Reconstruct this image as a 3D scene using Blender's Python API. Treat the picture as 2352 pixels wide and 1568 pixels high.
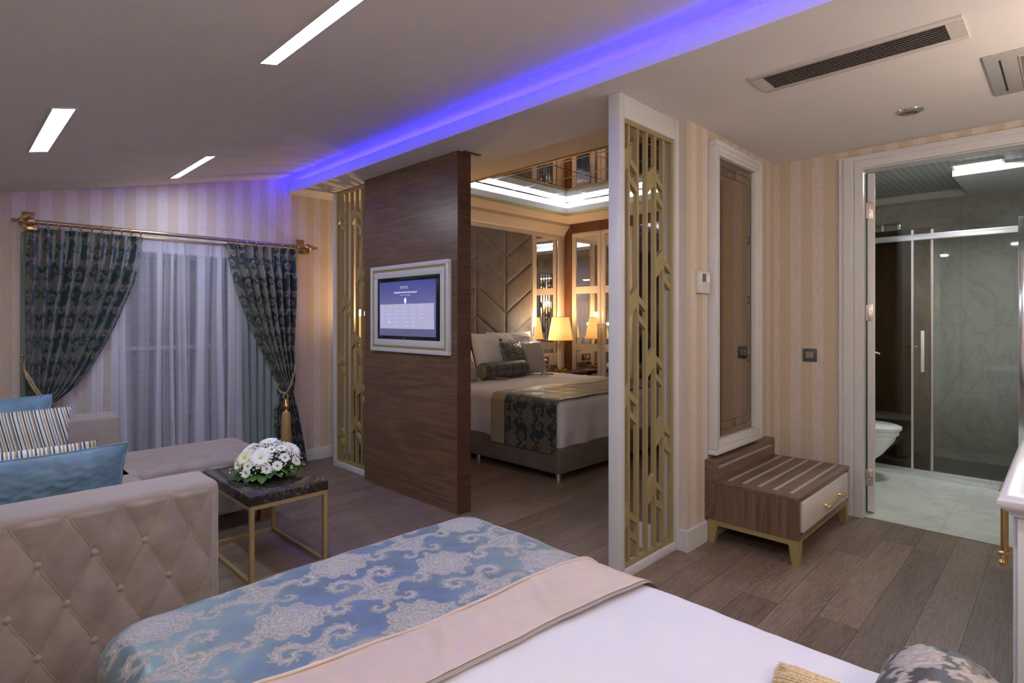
import bpy, bmesh, math, random
import numpy as np
from mathutils import Vector, Matrix
random.seed(7); rng = np.random.RandomState(3)
PI = math.pi
for o in list(bpy.data.objects): bpy.data.objects.remove(o)
S = bpy.context.scene
C = S.collection

# ------------------------------------------------------------ camera, world, exposure
cam_d = bpy.data.cameras.new('camera'); cam = bpy.data.objects.new('camera', cam_d); C.objects.link(cam)
cam.location = (0, 0, 1.25)
cam.rotation_euler = (math.radians(90), 0, math.radians(44.6 - 90))
cam_d.sensor_width = 36; cam_d.lens = 36 * 1301 / 2352
cam_d.shift_y = -(784 - 732) / 2352
cam_d.clip_start = 0.02
S.camera = cam
W = bpy.data.worlds.new('night'); S.world = W; W.use_nodes = True
W.node_tree.nodes['Background'].inputs[0].default_value = (0.12, 0.14, 0.2, 1)
W.node_tree.nodes['Background'].inputs[1].default_value = 0.3
vs = S.view_settings
vs.view_transform = 'Standard'; vs.look = 'None'; vs.gamma = 1; vs.use_curve_mapping = False
vs.exposure = 0.28
L_STRIP = 52.0      # white ceiling strips
L_BLUE = 190.0      # violet LED in the cove
L_TRAY = 38.0       # white LED in the bedroom tray
L_BATH = 150.0
L_LAMP = 10.0

# ------------------------------------------------------------ helpers
def col(*c): return (c[0], c[1], c[2], 1.0)
def s2l(r, g, b):
    f = lambda v: (v/255/12.92) if v/255 <= .04045 else ((v/255+.055)/1.055)**2.4
    return (f(r), f(g), f(b))
class NT:
    def __init__(s, name):
        s.m = bpy.data.materials.new(name); s.m.use_nodes = True
        s.t = s.m.node_tree; s.b = s.t.nodes['Principled BSDF']; s.out = s.t.nodes['Material Output']
    def n(s, typ, **kw):
        nd = s.t.nodes.new(typ)
        for k, v in kw.items():
            if k.startswith('i_'):
                key = k[2:]; key = int(key) if key.isdigit() else key
                nd.inputs[key].default_value = v
            else: setattr(nd, k, v)
        return nd
    def l(s, a, b): s.t.links.new(a, b)
    def math(s, op, a, b=None, c=None):
        nd = s.t.nodes.new('ShaderNodeMath'); nd.operation = op
        for i, v in enumerate((a, b, c)):
            if v is None: continue
            if isinstance(v, (int, float)): nd.inputs[i].default_value = v
            else: s.l(v, nd.inputs[i])
        return nd.outputs[0]
    def mix(s, f, a, b, mode='MIX'):
        nd = s.t.nodes.new('ShaderNodeMix'); nd.data_type = 'RGBA'; nd.blend_type = mode
        for k, v in ((0, f), (6, a), (7, b)):
            if isinstance(v, (int, float)): nd.inputs[k].default_value = v
            elif isinstance(v, tuple): nd.inputs[k].default_value = col(*v)
            else: s.l(v, nd.inputs[k])
        return nd.outputs[2]
    def ramp(s, f, stops):
        nd = s.t.nodes.new('ShaderNodeValToRGB'); e = nd.color_ramp.elements
        while len(e) > 1: e.remove(e[-1])
        e[0].position = stops[0][0]; e[0].color = col(*stops[0][1])
        for p, c in stops[1:]:
            x = e.new(p); x.color = col(*c)
        s.l(f, nd.inputs[0]); return nd.outputs[0]
    def pos(s, scale=(1, 1, 1)):
        g = s.t.nodes.new('ShaderNodeNewGeometry')
        mp = s.t.nodes.new('ShaderNodeMapping'); mp.inputs['Scale'].default_value = scale
        s.l(g.outputs['Position'], mp.inputs[0]); return mp.outputs[0]
    def noise(s, vec, scale, detail=4, rough=.5, dist=0):
        nd = s.n('ShaderNodeTexNoise'); nd.inputs['Scale'].default_value = scale
        nd.inputs['Detail'].default_value = detail; nd.inputs['Roughness'].default_value = rough
        nd.inputs['Distortion'].default_value = dist
        if vec is not None: s.l(vec, nd.inputs['Vector'])
        return nd.outputs['Fac']
    def bump(s, h, strength=.3, dist=.002):
        nd = s.n('ShaderNodeBump'); nd.inputs['Strength'].default_value = strength; nd.inputs['Distance'].default_value = dist
        s.l(h, nd.inputs['Height']); s.l(nd.outputs[0], s.b.inputs['Normal']); return nd
    def set(s, base=None, rough=None, metal=None, **kw):
        for k, v in (('Base Color', base), ('Roughness', rough), ('Metallic', metal)):
            if v is None: continue
            if isinstance(v, tuple): s.b.inputs[k].default_value = col(*v)
            elif isinstance(v, (int, float)): s.b.inputs[k].default_value = v
            else: s.l(v, s.b.inputs[k])
        for k, v in kw.items():
            k = k.replace('_', ' ')
            if isinstance(v, tuple): s.b.inputs[k].default_value = col(*v)
            elif isinstance(v, (int, float)): s.b.inputs[k].default_value = v
            else: s.l(v, s.b.inputs[k])
        return s.m

M = {}
def simple(name, c, rough=.5, metal=0.0, nscale=60, namp=.06, **kw):
    t = NT(name); f = t.noise(t.pos(), nscale, 3)
    lo = tuple(max(0, v*(1-namp)) for v in c); hi = tuple(min(1, v*(1+namp)) for v in c)
    base = t.ramp(f, [(.3, lo), (.7, hi)])
    M[name] = t.set(base, rough, metal, **kw); return M[name]
def emis(name, c, st):
    t = NT(name); t.set((.8, .8, .8), .5)
    t.b.inputs['Emission Color'].default_value = col(*c); t.b.inputs['Emission Strength'].default_value = st
    M[name] = t.m; return t.m

simple('plaster', (.74, .71, .69), .85, nscale=8, namp=.02)
simple('cream_paint', (.70, .63, .54), .7, nscale=8, namp=.02)
simple('white_lacquer', (.66, .65, .65), .32, nscale=15, namp=.02)
simple('ivory_lacquer', (.67, .61, .53), .35, nscale=15, namp=.02)
simple('gold_paint', (.40, .32, .15), .5, .3, nscale=200)
simple('gold_flat', (.40, .31, .13), .5, .35, nscale=200)
simple('brass', (.80, .55, .20), .18, 1.0, nscale=30)
simple('antique_brass', (.50, .34, .15), .3, .9, nscale=60, namp=.15)
simple('rod_bronze', (.42, .32, .22), .3, .85)
simple('chrome', (.80, .82, .85), .14, 1.0)
simple('brushed_metal', (.78, .79, .82), .32, .9)
simple('hinge_metal', (.66, .58, .52), .35, .9)
simple('black_plastic', (.012, .012, .014), .25)
simple('dark_slot', (.02, .018, .018), .7)
simple('dark_gasket', (.03, .08, .07), .4)
simple('grey_plastic', (.09, .09, .10), .35)
simple('taupe_key', (.34, .28, .22), .4)
simple('white_plastic', (.68, .66, .62), .4)
simple('porcelain', (.78, .80, .80), .08)
simple('vent_paint', (.60, .56, .52), .5)
simple('vent_grey', (.46, .45, .44), .5)
simple('vent_mesh', (.50, .42, .36), .6)
simple('slat_metal', (.36, .32, .31), .4, .5)
simple('lcd', (.12, .15, .16), .2)
simple('glass_beads', (.50, .48, .42), .1, .6, nscale=150, namp=.7)
simple('leaf_green', (.07, .19, .02), .4, nscale=25, namp=.6)
simple('petal_white', (.86, .86, .84), .6, nscale=40, namp=.04)
simple('petal_cream', (.80, .80, .55), .6, nscale=40, namp=.06)
simple('pollen', (.62, .60, .18), .8, nscale=400, namp=.4)
simple('pollen_green', (.25, .38, .04), .8, nscale=400, namp=.4)
simple('foam_green', (.03, .07, .015), .9)
simple('tassel_straw', (.60, .47, .29), .5, nscale=300, namp=.35)
simple('tassel_gold', (.40, .27, .10), .5, nscale=300, namp=.35)
simple('logo_blue', (.03, .12, .38), .6)
simple('etch', (.06, .05, .04), .5)
simple('wood_foot', (.22, .10, .04), .4)
simple('night_glass', (.13, .14, .18), .2)
simple('frame_grey', (.35, .36, .38), .5)
simple('ceiling_tile', (.42, .44, .42), .4, .3)

def fabric(name, c, rough=.8, sheen=.4, weave=900, nap=.10, nsc=9, tint=(1, 1, 1)):
    t = NT(name); f = t.noise(t.pos(), nsc, 5, .6, .6); g = t.noise(t.pos(), weave, 2)
    lo = tuple(v*(1-nap) for v in c); hi = tuple(min(1, v*(1+nap)) for v in c)
    base = t.ramp(f, [(.35, lo), (.65, hi)])
    t.set(base, rough); t.b.inputs['Sheen Weight'].default_value = sheen; t.b.inputs['Sheen Roughness'].default_value = .4
    t.b.inputs['Sheen Tint'].default_value = col(*tint)
    t.bump(g, .15, .001); M[name] = t.m; return t.m
fabric('velvet_beige', (.31, .255, .215), .75, .55, nap=.16, tint=(.9, .82, .76))
fabric('velvet_arm', (.34, .285, .24), .75, .5, nap=.05, tint=(.9, .82, .76))
fabric('velvet_head', (.165, .14, .125), .7, .5, nap=.16, nsc=7, tint=(.8, .75, .7))
fabric('velvet_base', (.145, .115, .10), .8, .3, nap=.10)
fabric('velvet_blue', (.12, .22, .31), .6, .7, nap=.18, nsc=14, tint=(.5, .75, .9))
fabric('linen_white', (.66, .65, .69), .8, .1, nap=.015)
fabric('satin_cream', (.56, .46, .38), .38, .1, nap=.05)
fabric('satin_taupe', (.34, .29, .24), .5, .1, nap=.03)
fabric('satin_gold', (.34, .29, .20), .42, .1, nap=.06)
fabric('satin_grey', (.40, .35, .33), .38, .2, nap=.05)
fabric('satin_teal', (.20, .25, .25), .36, .1, nap=.04)
fabric('rope', (.36, .26, .11), .6, .2, nap=.4, nsc=160)

def wallpaper(name, axis):
    t = NT(name); g = t.n('ShaderNodeNewGeometry'); sp = t.n('ShaderNodeSeparateXYZ'); t.l(g.outputs['Position'], sp.inputs[0])
    v = sp.outputs[axis]
    off = {0: .398, 1: .951}[axis]
    ph = t.math('MODULO', t.math('ADD', t.math('DIVIDE', t.math('SUBTRACT', v, off), .134 if axis == 0 else .1385), 50), 1)
    inb = t.math('LESS_THAN', ph, .5)
    pin = t.math('SINE', t.math('MULTIPLY', ph, 2*PI*17))
    pin = t.math('GREATER_THAN', pin, .1)
    m = t.math('MULTIPLY', inb, pin)
    mot = t.noise(t.pos((1, 1, .5)), 55, 6, .75)
    plain = t.ramp(mot, [(.35, (.60, .52, .46)), (.65, (.69, .61, .55))])
    band = t.mix(pin, (.62, .53, .45), (.55, .42, .25))
    base = t.mix(inb, plain, band)
    t.set(base, .7); t.bump(mot, .1, .001); M[name] = t.m
wallpaper('wallpaper_x', 0); wallpaper('wallpaper_y', 1)

def planks():
    t = NT('floor_planks'); g = t.n('ShaderNodeNewGeometry'); sp = t.n('ShaderNodeSeparateXYZ'); t.l(g.outputs['Position'], sp.inputs[0])
    x, y = sp.outputs[0], sp.outputs[1]
    r = t.math('DIVIDE', t.math('SUBTRACT', y, -.775), .1535); row = t.math('FLOOR', r); fr = t.math('SUBTRACT', r, row)
    wn = t.n('ShaderNodeTexWhiteNoise', noise_dimensions='1D'); t.l(row, wn.inputs['W'])
    c = t.math('ADD', t.math('DIVIDE', x, 1.15), t.math('MULTIPLY', wn.outputs['Value'], 7.3)); cl = t.math('FLOOR', c); fc = t.math('SUBTRACT', c, cl)
    idn = t.math('ADD', t.math('MULTIPLY', row, 13.7), t.math('MULTIPLY', cl, 3.1))
    w2 = t.n('ShaderNodeTexWhiteNoise', noise_dimensions='1D'); t.l(idn, w2.inputs['W'])
    cb = t.n('ShaderNodeCombineXYZ'); t.l(t.math('MULTIPLY', x, .75), cb.inputs[0]); t.l(t.math('MULTIPLY', y, 6.5), cb.inputs[1]); t.l(t.math('MULTIPLY', w2.outputs['Value'], 40), cb.inputs[2])
    big = t.noise(cb.outputs[0], 1.6, 3, .55, .5)
    rings = t.math('SINE', t.math('MULTIPLY', big, 110))
    cb2 = t.n('ShaderNodeCombineXYZ'); t.l(t.math('MULTIPLY', x, 4), cb2.inputs[0]); t.l(t.math('MULTIPLY', y, 150), cb2.inputs[1]); t.l(w2.outputs['Value'], cb2.inputs[2])
    fine = t.noise(cb2.outputs[0], 1.0, 3, .6)
    v = t.math('ADD', t.math('MULTIPLY', rings, .07), t.math('MULTIPLY', fine, .5))
    v = t.math('ADD', v, t.math('MULTIPLY', t.noise(cb.outputs[0], 1.1, 3), .5))
    base = t.ramp(v, [(.26, (.10, .068, .050)), (.50, (.205, .145, .110)), (.76, (.29, .215, .165))])
    tone = t.math('ADD', .82, t.math('MULTIPLY', w2.outputs['Value'], .32))
    cbt = t.n('ShaderNodeCombineColor'); [t.l(tone, cbt.inputs[i]) for i in range(3)]
    base = t.mix(1.0, base, cbt.outputs[0], 'MULTIPLY')
    e1 = t.math('LESS_THAN', t.math('MULTIPLY', t.math('MINIMUM', fr, t.math('SUBTRACT', 1, fr)), .1535), .0012)
    e2 = t.math('LESS_THAN', t.math('MULTIPLY', t.math('MINIMUM', fc, t.math('SUBTRACT', 1, fc)), 1.15), .0009)
    e = t.math('MAXIMUM', e1, e2)
    base = t.mix(t.math('MULTIPLY', e, .8), base, (.02, .014, .012))
    t.set(base, .42); t.bump(t.math('SUBTRACT', v, t.math('MULTIPLY', e, 1.0)), .12, .0015); M['floor_planks'] = t.m
planks()

def walnut(name, grain_axis, c0=(.045, .022, .013), c1=(.125, .067, .040), seams=None, rough=.32, sc=1.0):
    t = NT(name)
    s = [95*sc, 95*sc, 95*sc]; s[grain_axis] = 2.6
    big = [6*sc, 6*sc, 6*sc]; big[grain_axis] = .7
    f = t.noise(t.pos(tuple(s)), 1, 4, .6, .3); b = t.noise(t.pos(tuple(big)), 1, 3, .5, .4)
    v = t.math('ADD', t.math('MULTIPLY', f, .72), t.math('MULTIPLY', t.math('SINE', t.math('MULTIPLY', b, 50)), .05))
    v = t.math('ADD', v, t.math('MULTIPLY', b, .28))
    base = t.ramp(v, [(.30, c0), (.68, c1)])
    if seams:
        g = t.n('ShaderNodeNewGeometry'); sp = t.n('ShaderNodeSeparateXYZ'); t.l(g.outputs['Position'], sp.inputs[0])
        for ax, val in seams:
            e = t.math('LESS_THAN', t.math('ABSOLUTE', t.math('SUBTRACT', sp.outputs[ax], val)), .0012)
            base = t.mix(t.math('MULTIPLY', e, .6), base, (.015, .009, .007))
    t.set(base, rough); M[name] = t.m
walnut('walnut_y', 1, (.080, .042, .024), (.215, .120, .070), seams=[(1, 3.60), (1, 2.94), (1, 3.72)])
walnut('walnut_x', 0, (.085, .05, .034), (.23, .14, .095))
walnut('walnut_end', 0, (.05, .022, .014), (.13, .065, .042))
walnut('walnut_z', 2, (.085, .05, .034), (.23, .14, .095))
walnut('cherry_z', 2, (.09, .034, .015), (.20, .085, .040), rough=.3)
walnut('cherry_y', 1, (.09, .034, .015), (.20, .085, .040), rough=.3)
walnut('shower_wood', 1, (.12, .085, .06), (.20, .15, .11), seams=[(1, .55), (1, .8), (1, .3), (1, 1.05)], rough=.4)

def marble(name, base_c, vein_c, scale=1.2, rough=.2, seams=(), wid=.02, vm=.55):
    t = NT(name); n1 = t.noise(t.pos(), scale, 8, .6, 2.2)
    v = t.math('ABSOLUTE', t.math('SUBTRACT', n1, .5))
    soft = t.noise(t.pos(), scale*2.2, 5, .6, 1.0)
    base = t.ramp(soft, [(.3, tuple(k*.9 for k in base_c)), (.7, tuple(min(1, k*1.08) for k in base_c))])
    m = t.ramp(v, [(0, (1, 1, 1)), (wid, (0, 0, 0))])
    mk = t.n('ShaderNodeRGBToBW'); t.l(m, mk.inputs[0])
    base = t.mix(t.math('MULTIPLY', mk.outputs[0], vm), base, vein_c)
    g = t.n('ShaderNodeNewGeometry'); sp = t.n('ShaderNodeSeparateXYZ'); t.l(g.outputs['Position'], sp.inputs[0])
    for ax, val in seams:
        e = t.math('LESS_THAN', t.math('ABSOLUTE', t.math('SUBTRACT', sp.outputs[ax], val)), .0015)
        base = t.mix(t.math('MULTIPLY', e, .5), base, (.12, .12, .12))
    t.set(base, rough); M[name] = t.m
marble('marble_dark', (.032, .026, .024), (.42, .36, .32), 3.2, .12, wid=.006)
marble('marble_floor', (.62, .65, .59), (.40, .40, .36), 1.4, .3, wid=.04, vm=.4, seams=[(0, 4.72), (0, 5.32), (1, .55), (1, -.05)])
marble('marble_wall', (.50, .50, .45), (.30, .29, .26), 1.1, .25, wid=.035, vm=.4, seams=[(2, 1.2), (2, .6), (2, 1.8), (1, .70), (1, .10), (1, 1.3)])

def mirror(name, tint, rough=.015):
    t = NT(name); M[name] = t.set(tint, rough, 1.0)
mirror('mirror_clear', (.78, .77, .76)); mirror('mirror_bronze', (.40, .33, .27), .03); mirror('mirror_ceiling', (.62, .60, .60)); mirror('mirror_grey', (.16, .15, .15), .05)
def glass(name, tint, tr=.85, rough=.03):
    t = NT(name); nt = t.t
    tb = nt.nodes.new('ShaderNodeBsdfTransparent'); tb.inputs[0].default_value = col(*tint)
    gb = nt.nodes.new('ShaderNodeBsdfGlossy'); gb.inputs['Roughness'].default_value = rough; gb.inputs[0].default_value = (.9, .9, .9, 1)
    fr = nt.nodes.new('ShaderNodeFresnel'); fr.inputs[0].default_value = 1.5
    mx = nt.nodes.new('ShaderNodeMixShader'); t.l(fr.outputs[0], mx.inputs[0]); t.l(tb.outputs[0], mx.inputs[1]); t.l(gb.outputs[0], mx.inputs[2])
    t.l(mx.outputs[0], t.out.inputs[0]); M[name] = t.m
glass('glass_clear', (.94, .96, .94)); glass('glass_mid', (.75, .68, .60)); glass('glass_door_reflection', (.50, .42, .34)); glass('glass_dark', (.25, .25, .27))  # brown tints stand in for the room door's reflection and overlapping panes
t = NT('glass_rod'); tb_ = t.n('ShaderNodeBsdfTransparent'); gg_ = t.n('ShaderNodeMixShader'); gg_.inputs[0].default_value = .55
t.set((.78, .70, .60), .08); t.l(tb_.outputs[0], gg_.inputs[1]); t.l(t.b.outputs[0], gg_.inputs[2]); t.l(gg_.outputs[0], t.out.inputs[0]); M['glass_rod'] = t.m

def sheer():
    t = NT('sheer_voile'); nt = t.t
    tb = nt.nodes.new('ShaderNodeBsdfTransparent')
    df = nt.nodes.new('ShaderNodeBsdfDiffuse'); df.inputs[0].default_value = (.78, .80, .95, 1)
    tl = nt.nodes.new('ShaderNodeBsdfTranslucent'); tl.inputs[0].default_value = (.6, .6, .68, 1)
    gl = nt.nodes.new('ShaderNodeBsdfGlossy'); gl.inputs['Roughness'].default_value = .35; gl.inputs[0].default_value = (.8, .8, .86, 1)
    a = nt.nodes.new('ShaderNodeMixShader'); a.inputs[0].default_value = .3; t.l(df.outputs[0], a.inputs[1]); t.l(tl.outputs[0], a.inputs[2])
    a2 = nt.nodes.new('ShaderNodeMixShader'); a2.inputs[0].default_value = .12; t.l(a.outputs[0], a2.inputs[1]); t.l(gl.outputs[0], a2.inputs[2])
    at = nt.nodes.new('ShaderNodeAttribute'); at.attribute_name = 'dam'
    mo = t.noise(t.pos((14, 14, 60)), 1, 2, .5, 1.2)
    op = t.math('ADD', t.math('MULTIPLY', at.outputs['Fac'], .62), t.math('ADD', .20, t.math('MULTIPLY', mo, .16)))
    b = nt.nodes.new('ShaderNodeMixShader'); t.l(op, b.inputs[0]); t.l(tb.outputs[0], b.inputs[1]); t.l(a2.outputs[0], b.inputs[2])
    t.l(b.outputs[0], t.out.inputs[0]); M['sheer_voile'] = t.m
sheer()

def damask_mat(name, ground, pat0, pat1, rg=.36, rp=.6, sheen=.3, tint=(.6, .8, .95), metal=.45):
    t = NT(name); at = t.n('ShaderNodeAttribute', attribute_name='dam'); f = at.outputs['Fac']
    th = t.noise(t.pos(), 700, 2); mot = t.noise(t.pos(), 12, 3)
    g2 = t.ramp(mot, [(.3, tuple(v*.85 for v in ground)), (.7, tuple(min(1, v*1.15) for v in ground))])
    pc = t.ramp(t.math('ADD', f, t.math('MULTIPLY', t.math('SUBTRACT', th, .5), .35)), [(.3, pat0), (.95, pat1)])
    m = t.ramp(f, [(.10, (0, 0, 0)), (.22, (1, 1, 1))])
    mb = t.n('ShaderNodeRGBToBW'); t.l(m, mb.inputs[0])
    base = t.mix(mb.outputs[0], g2, pc)
    rough = t.math('ADD', rg, t.math('MULTIPLY', mb.outputs[0], rp-rg))
    t.set(base, rough, t.math('MULTIPLY', t.math('SUBTRACT', 1, mb.outputs[0]), metal)); t.b.inputs['Sheen Weight'].default_value = sheen; t.b.inputs['Sheen Tint'].default_value = col(*tint)
    t.bump(t.math('ADD', f, t.math('MULTIPLY', th, .1)), .5, .0012); M[name] = t.m
damask_mat('damask_blue', (.17, .245, .275), (.22, .22, .21), (.54, .50, .44), rg=.40, rp=.55, metal=.5)
damask_mat('damask_curtain', (.055, .088, .104), (.14, .135, .125), (.38, .34, .295), rg=.33, sheen=.15)
damask_mat('damask_bed', (.050, .074, .082), (.09, .08, .065), (.22, .18, .14), rg=.4, sheen=.1)
damask_mat('damask_bolster', (.075, .075, .075), (.25, .22, .19), (.52, .44, .37), rg=.4, sheen=.1)
def striped(name, ax, per):
    t = NT(name); at = t.n('ShaderNodeAttribute', attribute_name='dam'); f = t.math('MODULO', t.math('DIVIDE', at.outputs['Fac'], per), 1)
    cr, te, mu, na, tp = (.66, .64, .58), (.06, .15, .20), (.42, .28, .09), (.03, .035, .05), (.28, .23, .20)
    cs = [cr, te, cr, mu, cr, na, cr, tp, cr, te, cr, mu, te, cr, na, cr]
    base = t.ramp(f, [(i/16, c) for i, c in enumerate(cs)])
    base.node.color_ramp.interpolation = 'CONSTANT'
    t.set(base, .6); M[name] = t.m
striped('stripes', 0, .092)
damask_mat('damask_pale', (.20, .27, .25), (.30, .29, .20), (.56, .52, .38), rg=.5, rp=.6, sheen=.1, metal=.1)

emis('led_white', (.80, .88, 1.0), L_STRIP)
emis('led_blue', (.0050, .0035, 1.0), L_BLUE)
emis('led_tray', (.84, .93, 1.0), L_TRAY)
emis('led_bath', (.90, .98, 1.0), L_BATH)
emis('bulb_read', (1.0, .82, .62), 60)
emis('bulb_warm', (1.0, .62, .28), 30)
t = NT('shade_fabric'); f = t.noise(t.pos((60, 60, 8)), 3, 3)
base = t.ramp(f, [(.3, (.75, .48, .18)), (.7, (.82, .56, .24))]); t.set(base, .8)
g = t.n('ShaderNodeNewGeometry'); sp = t.n('ShaderNodeSeparateXYZ'); t.l(g.outputs['Position'], sp.inputs[0])
gr = t.ramp(t.math('SUBTRACT', sp.outputs[2], .5), [(.48, (.75, .30, .04)), (.62, (1.0, .62, .20)), (.78, (1.0, .56, .16))])
t.l(gr, t.b.inputs['Emission Color']); t.b.inputs['Emission Strength'].default_value = .85; M['shade_fabric'] = t.m
t = NT('screen_picture'); g = t.n('ShaderNodeNewGeometry'); sp = t.n('ShaderNodeSeparateXYZ'); t.l(g.outputs['Position'], sp.inputs[0])
f = t.math('DIVIDE', t.math('SUBTRACT', sp.outputs[2], 1.13), .40)
f = t.math('ADD', f, t.math('MULTIPLY', t.math('SUBTRACT', t.noise(t.pos(), 4, 2), .5), .25))
gr = t.ramp(f, [(0, (.14, .13, .27)), (.55, (.185, .17, .44)), (.78, (.12, .115, .36)), (1.0, (.05, .08, .34))])
t.set((.02, .02, .03), .18); t.l(gr, t.b.inputs['Emission Color']); t.b.inputs['Emission Strength'].default_value = .6; M['screen_picture'] = t.m
emis('screen_panel', (.185, .17, .42), .5); emis('screen_text', (.30, .28, .58), .65); emis('screen_key', (.08, .10, .45), .95); emis('screen_bright', (.62, .62, .85), .95); emis('screen_tile', (.05, .06, .26), .5)

# ---- mesh builder (world coordinates; parts are stored relative to their parent)
class MB:
    def __init__(s): s.bm = bmesh.new()
    def box(s, x0, x1, y0, y1, z0, z1, bev=0, seg=2):
        r = bmesh.ops.create_cube(s.bm, size=1)
        vs_ = r['verts']
        for v in vs_: v.co = Vector(((x0+x1)/2+v.co.x*(x1-x0), (y0+y1)/2+v.co.y*(y1-y0), (z0+z1)/2+v.co.z*(z1-z0)))
        if bev > 0:
            es = {e for v in vs_ for e in v.link_edges}
            bmesh.ops.bevel(s.bm, geom=list(es), offset=bev, segments=seg, affect='EDGES', profile=.5)
        return s
    def prism(s, pts, axis, a, b):
        """pts 2D polygon; axis 0/1/2 = extrusion axis; other two axes in order"""
        def mk(p, t):
            c = [p[0], p[1]]; c.insert(axis, t); return s.bm.verts.new(c)
        A = [mk(p, a) for p in pts]; B = [mk(p, b) for p in pts]; n = len(pts)
        s.bm.faces.new(A[::-1]); s.bm.faces.new(B)
        for i in range(n): s.bm.faces.new((A[i], A[(i+1) % n], B[(i+1) % n], B[i]))
        return s
    def lathe(s, prof, c, axis='z', seg=32, sx=1, sy=1):
        rings = []
        for r, h in prof:
            ring = []
            for k in range(seg):
                a = 2*PI*k/seg; u, v = r*math.cos(a)*sx, r*math.sin(a)*sy
                p = {'z': (u, v, h), 'x': (h, u, v), 'y': (u, h, v)}[axis]
                ring.append(s.bm.verts.new((c[0]+p[0], c[1]+p[1], c[2]+p[2])))
            rings.append(ring)
        for A, B in zip(rings, rings[1:]):
            for k in range(seg): s.bm.faces.new((A[k], A[(k+1) % seg], B[(k+1) % seg], B[k]))
        if prof[0][0] > 1e-6: s.bm.faces.new(rings[0][::-1])
        if prof[-1][0] > 1e-6: s.bm.faces.new(rings[-1])
        return s
    def tube(s, pts, r, seg=8, closed=False):
        pts = [Vector(p) for p in pts]; n = len(pts); rings = []
        up = Vector((0, 0, 1)); prev = None
        for i, p in enumerate(pts):
            a = pts[(i-1) % n] if (i > 0 or closed) else p; b = pts[(i+1) % n] if (i < n-1 or closed) else p
            d = (b-a).normalized()
            u = d.cross(up if prev is None else prev)
            if prev is not None: u = prev - d*prev.dot(d)
            if u.length < 1e-4: u = d.cross(Vector((1, 0, 0)))
            u.normalize(); prev = u; w = d.cross(u)
            rr = r[i] if isinstance(r, (list, tuple)) else r
            rings.append([s.bm.verts.new(p+(u*math.cos(2*PI*k/seg)+w*math.sin(2*PI*k/seg))*rr) for k in range(seg)])
        prs = list(zip(rings, rings[1:])) + ([(rings[-1], rings[0])] if closed else [])
        for A, B in prs:
            for k in range(seg): s.bm.faces.new((A[k], A[(k+1) % seg], B[(k+1) % seg], B[k]))
        if not closed: s.bm.faces.new(rings[0][::-1]); s.bm.faces.new(rings[-1])
        return s
    def sphere(s, c, r, seg=16, sx=1, sy=1, sz=1):
        q = bmesh.ops.create_uvsphere(s.bm, u_segments=seg, v_segments=max(6, seg//2), radius=1)
        for v in q['verts']: v.co = Vector((c[0]+v.co.x*r*sx, c[1]+v.co.y*r*sy, c[2]+v.co.z*r*sz))
        return s
def wloc(o):
    v = Vector((0, 0, 0))
    while o is not None: v = v + o.location; o = o.parent
    return v
def finish(me, name, mat, parent, smooth, origin=None):
    o = bpy.data.objects.new(name, me); C.objects.link(o)
    if mat is not None: me.materials.append(M[mat] if isinstance(mat, str) else mat)
    if smooth is not None:
        me.polygons.foreach_set('use_smooth', [True]*len(me.polygons))
        try: me.set_sharp_from_angle(angle=math.radians(smooth))
        except Exception: pass
    if parent is not None:
        me.transform(Matrix.Translation(-wloc(parent))); o.parent = parent
    elif origin is not None:
        me.transform(Matrix.Translation(-Vector(origin))); o.location = origin
    return o
def P(name, mb, mat, parent=None, smooth=40, origin=None, label=None):
    bmesh.ops.recalc_face_normals(mb.bm, faces=mb.bm.faces[:])
    me = bpy.data.meshes.new(name); mb.bm.to_mesh(me); mb.bm.free()
    o = finish(me, name, mat, parent, smooth, origin)
    if label: o['label'] = label
    return o
def G(name, X, Y, Z, mat, parent=None, dam=None, origin=None, smooth=180, wrap=False, thick=0, label=None):
    nu, nv = X.shape
    co = np.stack([X, Y, Z], -1).reshape(-1, 3)
    i, j = np.meshgrid(np.arange(nu-1), np.arange(nv-1), indexing='ij')
    a = (i*nv+j).ravel(); f = np.stack([a, a+nv, a+nv+1, a+1], -1)
    if wrap:
        j = np.arange(nv-1); a = (nu-1)*nv+j; f = np.concatenate([f, np.stack([a, j, j+1, a+1], -1)])
    me = bpy.data.meshes.new(name)
    me.vertices.add(len(co)); me.vertices.foreach_set('co', co.astype(np.float32).ravel())
    me.loops.add(f.size); me.loops.foreach_set('vertex_index', f.astype(np.int32).ravel())
    me.polygons.add(len(f)); me.polygons.foreach_set('loop_start', (np.arange(len(f))*4).astype(np.int32))
    me.update(calc_edges=True); me.validate()
    if dam is not None:
        at = me.attributes.new('dam', 'FLOAT', 'POINT'); at.data.foreach_set('value', np.broadcast_to(dam, X.shape).astype(np.float32).ravel())
    o = finish(me, name, mat, parent, smooth, origin)
    if thick:
        md = o.modifiers.new('thickness', 'SOLIDIFY'); md.thickness = thick; md.offset = 0
    if label: o['label'] = label
    return o
def tag(o, label, cat, group=None, kind=None):
    o['label'] = label; o['category'] = cat
    if group: o['group'] = group
    if kind: o['kind'] = kind
    return o
def T(name, label, cat, loc, group=None):
    o = bpy.data.objects.new(name, None); C.objects.link(o); o.location = loc; o.empty_display_size = .05
    return tag(o, label, cat, group)
def struct(name, mb, mat, smooth=30, parent=None):
    o = P(name, mb, mat, parent, smooth)
    if parent is None: o['kind'] = 'structure'
    return o
def dup(root, d, label=None, group=None):
    r = root.copy(); C.objects.link(r); r.location = root.location+Vector(d)
    if label: r['label'] = label
    if group: r['group'] = group
    for ch in list(root.children):
        c = ch.copy(); C.objects.link(c); c.parent = r
        for g_ in list(ch.children):
            d_ = g_.copy(); C.objects.link(d_); d_.parent = c
    return r
B = lambda *a, **k: MB().box(*a, **k)

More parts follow.
